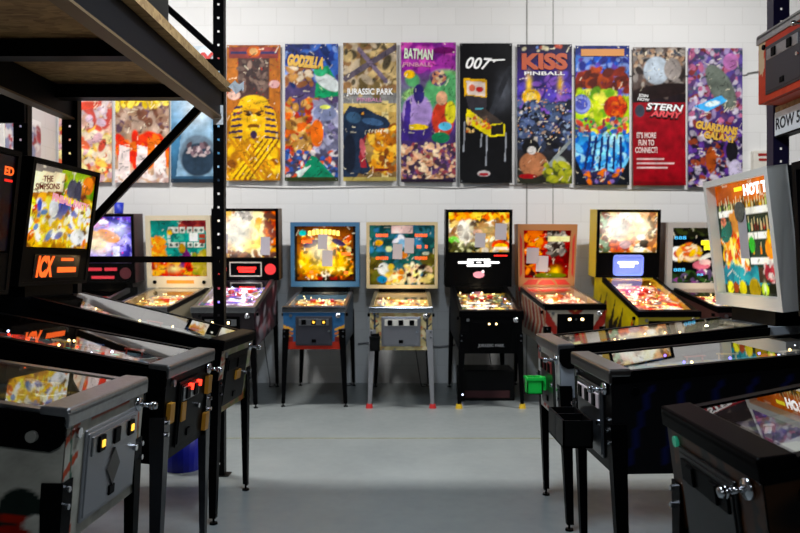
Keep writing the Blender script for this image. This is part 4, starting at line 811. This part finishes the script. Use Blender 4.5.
for sx in (-1, 1):
    bm = bmesh.new(); prismy(bm, [(sx*.29, .1), (sx*.27, .14), (sx*.275, .5), (sx*.3, .58)], -.006, -.001); finish('red_triangle', bm, REDP, rt7, H7)
    bm = bmesh.new(); prismy(bm, [(sx*.26, .02), (sx*.2, .075), (sx*.09, .075), (sx*.12, .02)], -.006, -.001); finish('red_triangle', bm, REDP, rt7, H7)
bm = bmesh.new(); prismy(bm, [(-.1, .02), (.1, .02), (.05, .07), (-.05, .07)], -.006, -.001); finish('red_triangle', bm, REDP, rt7, H7)
finish('red_bar', BX(-.3, .3, .0, .03, -.05, -.008), REDP, rt7, H7)
# B8
def panel_b8(root, spn, H, hw, sp):
    bm = bmesh.new(); box(bm, -.16, .16, -.001, .006, .02, sp-.02, .03); finish('display', bm, mat('blue_lit', '6c80d8', .5, emit=.85), spn, H)
    for (dx, dz, w_, h_) in ((0, .60, .22, .026), (-.01, .47, .15, .03)): finish('display_text', BX(dx-w_/2, dx+w_/2, -.004, 0, sp*dz-h_/2, sp*dz+h_/2, .0015), LITWHITE, spn, H)
YEL = mat('yellow_side', 'c8b020', .45)
machine('pinball_machine', 'yellow sided black machine with a bright cream backglass and blue display', (2.46, 6.98, 0), 4, dict(style='modern', t=9, s=8, zl=.90, hz0=1.19, hz1=1.905, hw=.68, bg=bgB8(), bg_emit=1.05, sp=.26, panel=panel_b8, head_side=YEL, side=YEL, side_art=side_flame('c8b420', ['181410', 'b04818', '302818'], 4), lock=BLKMETAL, rail=BLKMETAL, pf=pf_art(23, '803828', ['c06838', 'e0b078', '902828', 'd84038', 'c8a898', '604848'], WL+['ff5040'], nlit=46), pf_emit=2.5, gi=2.2, seed=23, nl=20, lamps=(LAMPW, LAMPR, LAMPW, LAMPC), door=BLKMETAL), BK)
# B9
machine('pinball_machine', 'machine with light grey head frame and black backglass with blue digits, rightmost at back', (3.2, 7.0, 0), 2, dict(frame=mat('light_grey_frame', 'b0aca8', .45), fw=.05, fb=.065, hw=.72, hz0=1.065, hz1=1.765, bg=bgB9(), bg_emit=.75, side=mat('brown_side', '58302c', .5), pf=pf_art(26, '807060', warm, WL, nlit=50), pf_emit=2.5, gi=2.2, seed=26, nl=18, lock=BLKMETAL, rail=BLKMETAL,
    bgtext=[('888', .14, .82, .2, .06, LITCYAN), ('888', .8, .82, .2, .06, LITCYAN), ('888', .14, .24, .2, .06, LITCYAN), ('888', .87, .24, .2, .06, LITCYAN), ('88', .5, .15, .1, .04, LITCYAN)] +
     [('#', .62+.05*i, .73-.09*i, .24, .08, mat('lit_yellow', 'fff020', .5, emit=1.0), dict(n='yellow_panel')) for i in range(2)]), BK)

# ------------------------------------------------------------------ left row (facing the aisle)
def fL1():
    c = Cv(80, 56, 'a8a498'); c.blobs(['b0aca0', 'a09c90'], 30, .08, .16, 3, al=.6)
    for y0 in (.8, .55): c.line(0, y0, .13, y0+.12, .02, 'a03c20')
    c.line(.3, .93, .75, .93, .03, 'a04428'); c.line(.05, .95, .09, .5, .008, '24503c'); c.line(.09, .5, .05, .2, .012, '24503c'); c.line(.06, .35, .12, .1, .02, 'a03c20'); c.line(.93, .75, .97, .3, .015, 'a04428'); c.line(.95, .6, .92, .2, .01, '6a6a40'); return c.grain(.05)
def sL1():
    c = Cv(120, 50, 'a8a69c'); c.blobs(['aeaca2', 'a2a096'], 40, .05, .12, 3, al=.6)
    # right end of the near side is the front
    c.ell(.915, .28, .05, .16, '16201c'); c.ell(.90, .14, .07, .1, '98281c'); c.ell(.885, .1, .05, .08, '16201c'); c.ell(.955, .16, .035, .1, 'c0beb4'); c.ell(.90, .02, .06, .14, '8c2018'); c.ell(.89, -.02, .035, .12, '141a18')
    c.poly([(.965, 0), (.955, .2), (.975, .33), (1, .33), (1, 0)], '10120f'); c.ell(.82, .2, .05, .14, '16201c'); c.ell(.74, .15, .08, .16, '902018'); c.ell(.6, .22, .1, .2, '16201c'); c.ell(.5, .5, .1, .12, '98281c'); c.line(.92, .3, .97, .4, .006, '14201c'); return c.grain(.05)
rtL1, BL1, PL1 = machine('pinball_machine', 'white painted machine with red and green lines, front of the left row', (-.918, 2.392, 0), 88, dict(zl=.94, t=5, s=3.0, side=mat('aged_white_side', 'a6a296', .5, noise=.06, nscale=8), front_art=fL1(), side_art=sL1(), art_sides=(-1,), armor=True, door=mat('pale_steel_door', '98989c', .35, .75), dw=.2, dx=.03, lit=(0, 2), litm=LAMPY, plate=STEEL, lock=STEEL, pf=pf_art(31, '383028', ['605040', '806838', '404848', 'a08050'], WL, nlit=10), pf_emit=.12, gi=0, nl=4, seed=31, frame=BLKMETAL, bg=bgDark(3, ['604020', '803020']), bg_emit=.4, fbtn=ROUNDEL, start=CHROME, feet_dy=.05), LR)
bm = bmesh.new(); r_ = bmesh.ops.create_cube(bm, size=1)['verts']; bmesh.ops.transform(bm, verts=r_, matrix=Matrix.Translation((.03, -.0165, -.245)) @ Matrix.Rotation(R(45), 4, 'Y') @ Matrix.Diagonal((.085, .006, .085, 1)))
finish('diamond_plate', bm, mat('dark_plate', '504c48', .4, .6), rtL1, BL1 @ Matrix.Translation((.03, 0, -.245)) @ Matrix.Diagonal((.8, 1, 1.0, 1)) @ Matrix.Translation((-.03, 0, .245)))
# L2
AMB = mat('amber_plate', 'b07818', .5)
rtL2, BL2, PL2 = machine('pinball_machine', 'black machine with amber plates and red lit slots, second in the left row', (-.908, 3.285, 0), 86.6, dict(zl=.94, t=5, s=5, armor=True, lock=STEEL, rail=BLKMETAL, door=BLACK, slots=2, lit=(), dw=.13, pf=pf_art(34, '181416', ['303438', '803820', '506068', 'b8a8a0', '7a2018'], ['ffffff', 'ff5030', '60ffd0', 'ffb0a0'], nlit=26), pf_emit=.8, gi=.8, nl=20, seed=34, lamps=(LAMPR, LAMPC, LAMPW, LAMPR), style='modern', hz0=1.19, hz1=1.885, yh=1.03, lean=6, hw=.70, bg=bgDark(5, ['401010', '282030', '181820']), bg_emit=.15, sp=.2, panel=dmd_plain([]), leg=mat('black_chrome_leg', '3a3a3e', .25, .9),
   bgtext=[('ED', .93, .84, .12, .09, LITORANGE, dict(bold=.04)), ('#', .93, .74, .1, .025, LITRED, dict(n='red_line'))]), LR)
for (x, z) in ((-.24, -.2), (-.1, -.22), (.235, -.16), (.235, -.33)): finish('amber_plate', BX(x-.025, x+.025, -.02, -.002, z-.04, z+.04), AMB, rtL2, BL2)
for x in (-.045, .06): finish('coin_slot_lamp', BX(x-.008, x+.008, -.032, -.012, -.135, -.11), LAMPR, rtL2, BL2)
# L3
def fL3():
    c = Cv(50, 50, 'b0a890'); c.blobs(['b8b098', 'a09878', '98a070'], 26, .06, .12, 4); c.rect(0, 1, 0, .12, 'a8a070'); c.blobs(['788038', 'b06838', '988848'], 18, .05, .1, 5, y0=0, y1=.15); c.blobs(['a85038', '604838'], 10, .03, .07, 6, x0=0, x1=.15); return c
def panel_L3(root, spn, H, hw, sp):
    finish('display', BX(-.24, .24, .0, .005, .04, sp-.03), mat('display_glass', '050506', .15), spn, H)
    finish('display_text', text_bm('ICX', .17, .12, bold=.05, shear=.15), LITORANGE, spn, H @ Matrix.Translation((-.13, -.003, sp*.52)))
    finish('display_text', BX(.03, .16, -.004, 0, sp*.68, sp*.76), LITORANGE, spn, H); finish('display_text', BX(.0, .2, -.004, 0, sp*.35, sp*.5), LITORANGE, spn, H)
rtL3, BL3, PL3 = machine('pinball_machine', 'cream fronted machine with a yellow crowded backglass and orange display, last in the left row', (-.896, 4.186, 0), 85.6, dict(zl=.945, t=8, s=5, side=BLACK, front_art=fL3(), lock=BLKMETAL, rail=BLKMETAL, door=BLACK, dw=.2, slots=1, dx=-.01, plate=BLKMETAL, pf=pf_art(37, 'a8a49c', ['d8d4cc', '989088', 'c8b890'], ['ffffff', 'ffd060'], n=40, nlit=8), pf_emit=.1, gi=.3, nl=4, seed=37, style='modern', hz0=1.22, hz1=1.895, yh=1.055, lean=7.6, hw=.72, bg=bgL3(), bg_emit=.9, sp=.2, panel=panel_L3,
   bgtext=[('THE\nSIMPSONS', .22, .8, .36, .17, mat('brown_red_ink', '7a2c14', .5, emit=.4), dict(rot=6, bold=.02)), ('PINBALL PARTY', .62, .6, .62, .1, LITPINK, dict(rot=-5, bold=.05))]), LR)
finish('amber_plate', BX(-.03, .05, -.024, -.002, -.24, -.19), AMB, rtL3, BL3)

# ------------------------------------------------------------------ right row
fa = Cv(50, 50, 'b8b8b4'); fa.blobs(['c0c0bc', 'acaca8'], 20, .08, .14, 3)
for i in range(4): fa.poly([(.2+.17*i, .04), (.32+.17*i, .04), (.36+.17*i, .1), (.24+.17*i, .1)], 'a83028')
fa.rect(0, .1, .7, .9, '983028')
rtR3, BR3, PR3 = machine('pinball_machine', 'white machine with a white framed bottle shelf backglass in the right row', (.789, 4.102, 0), -89.5, dict(zl=.935, t=2, s=4.2, side=mat('white_side', 'a4a8ae', .45), front_art=fa, armor=True, door=mat('dark_green_door', '20241f', .3, .5), dw=.17, dx=0.0, lock=STEEL, rail=BLKMETAL, fbtn=BLKMETAL, pf=pf_art(40, '786850', warm+['30a0a0', 'd8d0c0'], WL, nlit=30), pf_emit=.6, gi=2.0, nl=14, seed=40, frame=mat('white_frame', 'dcd8d0', .45), fw=.03, fb=.06, recess=.05, fdepth=.1, hw=.76, hz0=1.105, hz1=1.815, yh=1.075, lean=6.5, bg=bgR3(), bg_emit=.8, head_side=mat('head_black', '0e0e10', .4), plate=mat('red_plate', '8a2c2c', .4),
   bgtext=[('HOT TIP', .74, .915, .46, .1, LITWHITE, dict(bold=.05)), ('#', .42, .935, .13, .035, mat('lit_yellow', 'fff020', .5, emit=1.0), dict(n='yellow_print'))],
   notes=[(.44, .53, .1, .26, 'narrow white note taped over the bottle shelf backglass')]), RR)
H3 = Matrix.Translation((.789, 4.102, 0)) @ Matrix.Rotation(R(-89.5), 4, 'Z') @ Matrix.Translation((0, 1.075, 1.105)) @ Matrix.Rotation(R(6.5), 4, 'X')
o = finish('round_badge', CY((0, .0, 0), (0, -.01, 0), .055, seg=24), mat('badge_grey', '5c6058', .5, noise=.4, nscale=60)); o.matrix_world = H3 @ Matrix.Translation((-.05, .048, .515)); tag(o, 'round grey badge stuck on the bottle shelf backglass above the note', 'badge')
# R2
sa = Cv(60, 30, '0c0c10'); 
for i in range(5): sa.line(.05+.1*i, .1, .12+.1*i, .85, .008, '10184c')
rtR2, BR2, PR2 = machine('pinball_machine', 'black machine with a pale coin plate and dark blue stripes, middle of the right row', (.786, 3.164, 0), -88.9, dict(zl=.94, t=1.5, s=4, side=BLACK, side_art=sa, art_sides=(1,), armor=False, rail=BLKMETAL, lock=mat('worn_steel', '8a8684', .3, 1.0), door=mat('grey_door', '4c4e52', .3, .7), dw=.19, dx=0, plate=mat('pale_pink_plate', 'f0dcdc', .5), slots=3, pf=pf_art(43, '686878', ['8890a0', 'b0b4b8', '505868', '40a0a0', 'c8b050'], ['ffffff', '8060ff', 'a080ff'], nlit=14), pf_emit=.35, gi=1.0, gicol=(.8, .8, 1), nl=12, seed=43, lamps=(LAMPB, LAMPC, LAMPW), hz0=1.1, hz1=1.8, yh=1.06, lean=3, hw=.66, bg=bgDark(7, ['404060', '6040a0', '283848']), bg_emit=.8, frame=BLKMETAL), RR)
def cup(name, loc, label, m, r=.05, h=.1, square=False):
    rt = empty(name, label, 'cup holder', loc)
    bm = bmesh.new()
    if square:
        for a in ((-r, r, -r, -r+.006), (-r, r, r-.006, r), (-r, -r+.006, -r, r), (r-.006, r, -r, r)): box(bm, a[0], a[1], a[2], a[3], 0, h)
        box(bm, -r, r, -r, r, 0, .006); box(bm, -r-.006, r+.006, -r-.006, -r, h-.015, h); box(bm, -r-.006, r+.006, r, r+.006, h-.015, h)
    else:
        cyl(bm, (0, 0, 0), (0, 0, .008), r*.85, r*.86, 20)
        for k in range(20):
            a0, a1 = 2*math.pi*k/20, 2*math.pi*(k+1)/20
            v = [bm.verts.new((q*math.cos(a), q*math.sin(a), z)) for (q, a, z) in ((r*.86, a0, 0), (r*.86, a1, 0), (r, a1, h), (r, a0, h), (r-.005, a0, h), (r-.005, a1, h), (r*.82, a1, .006), (r*.82, a0, .006))]
            bm.faces.new(v[0:4]); bm.faces.new((v[3], v[2], v[5], v[4])); bm.faces.new((v[4], v[5], v[6], v[7]))
    finish('cup', bm, m, rt, None, not square); return rt
# R1
fa = Cv(60, 50, '1a100a'); fa.blobs(['2c1a0c', '4a2a12', '0c0806', '5c3416'], 40, .05, .12, 3); fa.dots(['583414', '402810'], 26, 5); fa.rect(0, .06, 0, 1, '2a180c'); fa.rect(.8, .88, 0, .8, '3c2010')
sa = Cv(60, 30, '100b08'); sa.blobs(['2c1a0c', '1c120a', '3c2410', '0c0806'], 40, .05, .12, 6)
pf = Cv(50, 80, '302c34'); pf.blobs(['404050', '585868', '2c2430', '604838', '484058', '6c7060'], 80, .05, .13, 3); pf.line(.1, .3, .5, .26, .02, '88a038'); pf.poly([(.4, .0), (1, .0), (1, .3), (.55, .28)], '98988c'); pf.ell(.3, .4, .16, .06, '78788c'); pf.blobs(['b84828', '703828'], 8, .04, .07, 4, y0=.5, y1=.65); pf.line(.9, .4, .6, .7, .03, '504848'); pf.blobs(['ffb020', 'ff7010', 'ffe060'], 10, .04, .07, 9, x0=.05, x1=.3, y0=.62, y1=.75)  # last orange blobs imitate a lit backglass reflected in the glass
rtR1, BR1, PR1 = machine('pinball_machine', 'dark brown and black machine with a green button, nearest in the right row', (.751, 1.879, 0), -90, dict(zl=.935, t=7.5, s=4, plate=BLKMETAL, side=mat('near_black_brown', '0a0705', .4, spec=.15), front_art=fa, side_art=sa, rail=BLKMETAL, lock=mat('black_lacquer', '080708', .3, spec=.008), door=mat('black_door', '08080a', .3, spec=.2), lit=(), slots=2, pf=pf, pf_emit=.25, gi=.25, gicol=(.9, .9, 1), nl=4, seed=47, bump='686878', plastics=['58586c', '484c50'], hz0=1.15, hz1=1.85, bg=bgDark(9, ['403828', '282828']), bg_emit=.3, frame=BLKMETAL, start=mat('green_button', '2c9c78', .4, emit=.3)), RR)

# ------------------------------------------------------------------ cups, boxes and other small things
GREEN = mat('green_plastic', '18e050', .4); BLKP = mat('black_plastic', '060607', .45, spec=.15)
o = finish('round_subwoofer', CY((1.32, 3.1, .49), (1.32, 3.1, .53), .1, .12, 24), BLKP); tag(o, 'round black speaker cup under the middle machine of the right row', 'speaker')
c = cup('cup_holder', (.722, 4.16, .63), 'bright green square cup holder on the white machine of the right row', GREEN, .042, .09, True)
c.rotation_euler = (0, 0, 0)
finish('bracket', BX(.042, .062, -.03, .03, .02, .09), GREEN, c)
ct = empty('cup_holder', 'black double cup tray across the coin door of the middle right machine', 'cup holder', (.705, 3.19, .60))
bm = bmesh.new(); box(bm, -.06, .06, -.15, .15, 0, .008)
for a in ((-.06, .06, -.15, -.142), (-.06, .06, .142, .15), (-.06, .06, -.004, .004), (-.06, -.052, -.15, .15), (.052, .06, -.15, .15)): box(bm, a[0], a[1], a[2], a[3], 0, .11)
finish('tray', bm, BLKP, ct)
c = cup('cup_holder', (-.245, 6.91, .545), 'black cup holder hanging on a pale grey leg', BLKP, .045, .13, True); finish('bracket', BX(-.04, .04, .045, .052, .03, .15), BLKP, c)
# blue cup, white cup and red figure on the leftmost head
x = (118-401.8)*8.1/760
zt1 = 1.873
o = cup('plastic_cup', (x, 8.12, zt1), 'blue plastic cup upside down on the leftmost machine head', mat('blue_plastic', '1830b8', .35), .052, .115); o['category'] = 'cup'
o = cup('plastic_cup', ((108-401.8)*8.1/760, 8.15, zt1), 'cream paper cup beside the blue cup on the leftmost head', mat('cream_paper', 'd8ccb0', .6), .04, .11); o['category'] = 'cup'
# bucket, box under the black machine
o = cup('bucket', (-1.43, 4.95, 0), 'blue plastic bucket on the floor under the left row', mat('deep_blue_plastic', '0a1490', .4), .13, .26); o['category'] = 'bucket'
sb = empty('speaker_box', 'black speaker box with a dark red strip on the floor under the black machine', 'speaker', (.83, 7.6, 0))
finish('box_body', BX(-.27, .27, -.2, .2, 0, .3, .01), BLKP, sb); finish('red_strip', BX(-.22, .22, -.204, -.199, .03, .1), mat('dim_red_cloth', '3c1014', .7), sb)
finish('status_lamp', CY((-.24, -.2, .06), (-.24, -.206, .06), .008, seg=8), LAMPC, sb)
tag(finish('cable', tube(bmesh.new(), bez([(1.05, 3.25, .008), (1.0, 3.05, .06), (1.06, 2.95, .1), (1.14, 3.0, .06), (1.16, 3.2, .008), (1.3, 3.4, .008)]), .007), RUBBER), 'black cable looped on the floor under the right row', 'cable')

# ------------------------------------------------------------------ pallet racks
RK = mat('rack_black', '050506', .45, spec=.12); RKB = mat('rack_beam', '0a0b0f', .45, spec=.08); RKP = mat('rack_purple', '1c1638', .4)
def osb_mat():
    m = bpy.data.materials.new('particle_board'); m.use_nodes = True; nt = m.node_tree; b = nt.nodes['Principled BSDF']
    tc = nt.nodes.new('ShaderNodeTexCoord'); v = nt.nodes.new('ShaderNodeTexVoronoi'); v.inputs['Scale'].default_value = 45; n = nt.nodes.new('ShaderNodeTexNoise'); n.inputs['Scale'].default_value = 8; n.inputs['Detail'].default_value = 8
    mp = nt.nodes.new('ShaderNodeMapping'); mp.inputs['Scale'].default_value = (.4, 1, 1)
    nt.links.new(tc.outputs['Object'], mp.inputs[0]); nt.links.new(mp.outputs[0], v.inputs['Vector']); nt.links.new(mp.outputs[0], n.inputs['Vector'])
    mx = nt.nodes.new('ShaderNodeMath'); mx.operation = 'MULTIPLY_ADD'; mx.inputs[1].default_value = .5
    sp = nt.nodes.new('ShaderNodeSeparateColor'); nt.links.new(v.outputs['Color'], sp.inputs[0]); nt.links.new(sp.outputs[0], mx.inputs[0]); nt.links.new(n.outputs['Fac'], mx.inputs[2])
    rp = nt.nodes.new('ShaderNodeValToRGB'); e = rp.color_ramp.elements; e[0].position = .35; e[0].color = (.20, .105, .035, 1); e[1].position = 1.0; e[1].color = (.46, .28, .11, 1)
    nt.links.new(mx.outputs[0], rp.inputs['Fac']); nt.links.new(rp.outputs['Color'], b.inputs['Base Color']); b.inputs['Roughness'].default_value = .75
    return m
OSB = osb_mat()
def post(root, x, y, z1, m, w_=.05, hs=.05, hw=.011, face=-1, z0=0, d=.06, pitch=.075):
    """punched C channel: holes go right through the front web"""
    bm = bmesh.new(); f0, f1 = (y, y+.004)
    cx = x
    box(bm, x-w_/2, cx-hw/2, f0, f1, z0, z1); box(bm, cx+hw/2, x+w_/2, f0, f1, z0, z1)
    z = z0
    while z < z1:
        box(bm, cx-hw/2, cx+hw/2, f0, f1, z, min(z+pitch-.014, z1)); z += pitch
    for sx in (-1, 1): box(bm, x+sx*w_/2, x+sx*(w_/2-.004), f1, y+d, z0, z1)
    box(bm, x-w_/2-.03, x+w_/2+.03, y-.02, y+d+.02, z0, z0+.006)
    return finish('upright_post', bm, m, root)
rk = empty('pallet_rack', 'black punched steel rack with a particle board shelf above the left row', 'rack', (0, 0, 0), 0, 'storage racks')
FX, BXX, YF, ZD = -1.153, -2.09, 4.78, 2.42
post(rk, FX, YF, 3.58, RK, w_=.068, hw=.014, pitch=.085); post(rk, BXX, YF, 3.58, RK, w_=.1, hw=.014, pitch=.085)
post(rk, FX-.03, 1.9, 3.58, RK, w_=.068, hw=.014, pitch=.085); post(rk, BXX-.03, 1.9, 3.58, RK, w_=.1, hw=.014, pitch=.085)
for yy in (YF+.03, 1.93):
    dx = 0 if yy > 2 else -.03
    for za in (1.365, 2.61): finish('brace', beam_between(bmesh.new(), (BXX+dx, yy, za), (FX+dx, yy, za), .03, .04), RK, rk)
    finish('brace', beam_between(bmesh.new(), (BXX+dx, yy, 1.47), (FX+dx, yy, 2.46), .03, .05), RK, rk)
    finish('brace', beam_between(bmesh.new(), (FX+dx, yy, 2.66), (BXX+dx, yy, 3.5), .03, .04), RK, rk)
for xx in (FX, BXX):
    bm = bmesh.new(); beam_between(bm, (xx-.005, YF-.002, ZD-.085), (xx-.035, 1.9, ZD-.085), .06, .16); finish('shelf_beam', bm, RKB, rk)
    bm = bmesh.new(); beam_between(bm, (xx-.002, YF-.002, ZD-.171), (xx-.032, 1.9, ZD-.171), .07, .012); finish('beam_lip', bm, mat('worn_tan_paint', '6a5230', .5), rk)  # lip's tan colour stands in for light reflected off the wood
for yy in (YF-.2, 3.68, 2.7): finish('cross_bar', BX(BXX, FX-.03, yy-.05, yy+.05, ZD-.09, ZD-.012), RKB, rk)
bm = bmesh.new(); v = [bm.verts.new(p_) for p_ in ((FX+.075, YF+.01, ZD), (-2.2, YF+.01, ZD), (-2.2, 1.85, ZD), (FX+.045, 1.85, ZD))]; f = bm.faces.new(v); r_ = bmesh.ops.extrude_face_region(bm, geom=[f]); bmesh.ops.translate(bm, verts=[q for q in r_['geom'] if isinstance(q, bmesh.types.BMVert)], vec=(0, 0, .05))
finish('shelf_deck', bm, OSB, rk)
sx_, sy_, sz_ = W(218, 115, YF-.05)
sg = finish('row_label', BX(-.028, .032, -.002, .002, -.06, .06), WHITETXT, rk, Matrix.Translation((sx_, sy_, sz_)))
finish('lettering', text_bm('ROW', .044, .028, bold=.03), BLACKINK, sg, Matrix.Translation((sx_, sy_-.0035, sz_)))
rk2 = empty('pallet_rack', 'black punched steel rack standing behind the left row at the far left', 'rack', (0, 0, 0), 0, 'storage racks')
for xx in (-2.4, -3.3): post(rk2, xx, YF, 3.58, RK, w_=.09, hw=.014, pitch=.085)
finish('shelf_beam', BX(-3.35, -2.36, YF-.03, YF-.004, 2.22, 2.4), RKB, rk2)
finish('brace', beam_between(bmesh.new(), (-2.4, YF+.03, 2.5), (-3.3, YF+.03, 3.4), .03, .04), RK, rk2)
pw = bmesh.new(); g = random.Random(3); rows_ = []
for i in range(7):
    rows_.append([pw.verts.new((FX-.02+.03*i, YF+.012-.02*j+g.uniform(-.012, .012), ZD+.05+g.uniform(-.02, .03)-.003*i*j)) for j in range(6)])
for a, b in zip(rows_, rows_[1:]):
    for j in range(5): pw.faces.new((a[j], b[j], b[j+1], a[j+1]))
tag(finish('plastic_film', pw, mat('clear_film', 'd0d4d8', .12)), 'crumpled shiny plastic film at the end of the particle board shelf', 'plastic film')
gc = empty('storage_crate', 'dark crate with a green side on the particle board shelf', 'crate', (-1.53, 4.35, ZD+.051))
finish('crate_body', BX(-.27, .115, -.27, .27, 0, .65, .008), mat('crate_black', '0c0e0c', .5), gc); finish('green_side', BX(-.22, .0, -.277, -.268, .05, .6), mat('crate_green', '2c4c40', .4), gc)
# right rack
rk3 = empty('pallet_rack', 'black rack post and shelf carrying the row sign at the right', 'rack', (0, 0, 0), 0, 'storage racks')
PX, PY = (780.5-401.8)*4.5/760, 4.5
post(rk3, PX, PY, 3.58, RKP, w_=.095, hw=.014, d=.08); post(rk3, PX+.9, PY, 3.58, RKP, w_=.095, hw=.014, d=.08)
post(rk3, PX, 1.6, 3.58, RKP, w_=.095, hw=.014, d=.08); post(rk3, PX+.9, 1.6, 3.58, RKP, w_=.095, hw=.014, d=.08)
for xx in (PX-.01, PX+.9): finish('shelf_beam', BX(xx-.03, xx+.03, 1.62, PY, 2.08, 2.225), RKB, rk3)
finish('shelf_deck', BX(PX-.04, PX+.93, 1.65, PY-.01, 2.225, 2.26), OSB, rk3)
for zz in (1.0, 2.6, 3.4): finish('brace', beam_between(bmesh.new(), (PX, PY+.04, zz), (PX+.9, PY+.04, zz+.0), .03, .04), RK, rk3)
sg = finish('row_sign', BX(PX-.046, PX-.041, 4.0, 4.485, 2.09, 2.225), WHITETXT, rk3)
bm = text_bm('ROW 5', .27, .07, bold=.02); finish('lettering', bm, BLACKINK, sg, Matrix.Translation((PX-.047, 4.335, 2.155)) @ Matrix.Rotation(R(-90), 4, 'Z'))
# stored cabinet on the right shelf
fa = Cv(60, 50, 'c03418'); fa.blobs(['c83c1c', 'b02c14', 'd04420'], 20, .06, .14, 3)
for x0 in (0, .03, .06, .92): fa.poly([(x0, 1), (x0+.1, 1), (x0+.06, .75), (x0+.075, .55), (x0+.03, .42)], 'd8b890')
rtS, BS, PS = machine('stored_pinball_cabinet', 'orange red pinball cabinet without legs lying on the right rack shelf', (2.08, 4.15, 2.262), -90, dict(zl=.40, t=0, s=4, side=mat('orange_red_side', 'c03c1c', .45), front_art=fa, head=False, legs=False, gi=0, nl=0, pf_emit=0, door=mat('dark_grey_door', '35333a', .35, .5), dw=.2, dx=0.01, lock=STEEL, rail=STEEL, seed=50, slots=2, start=BLKMETAL), None)
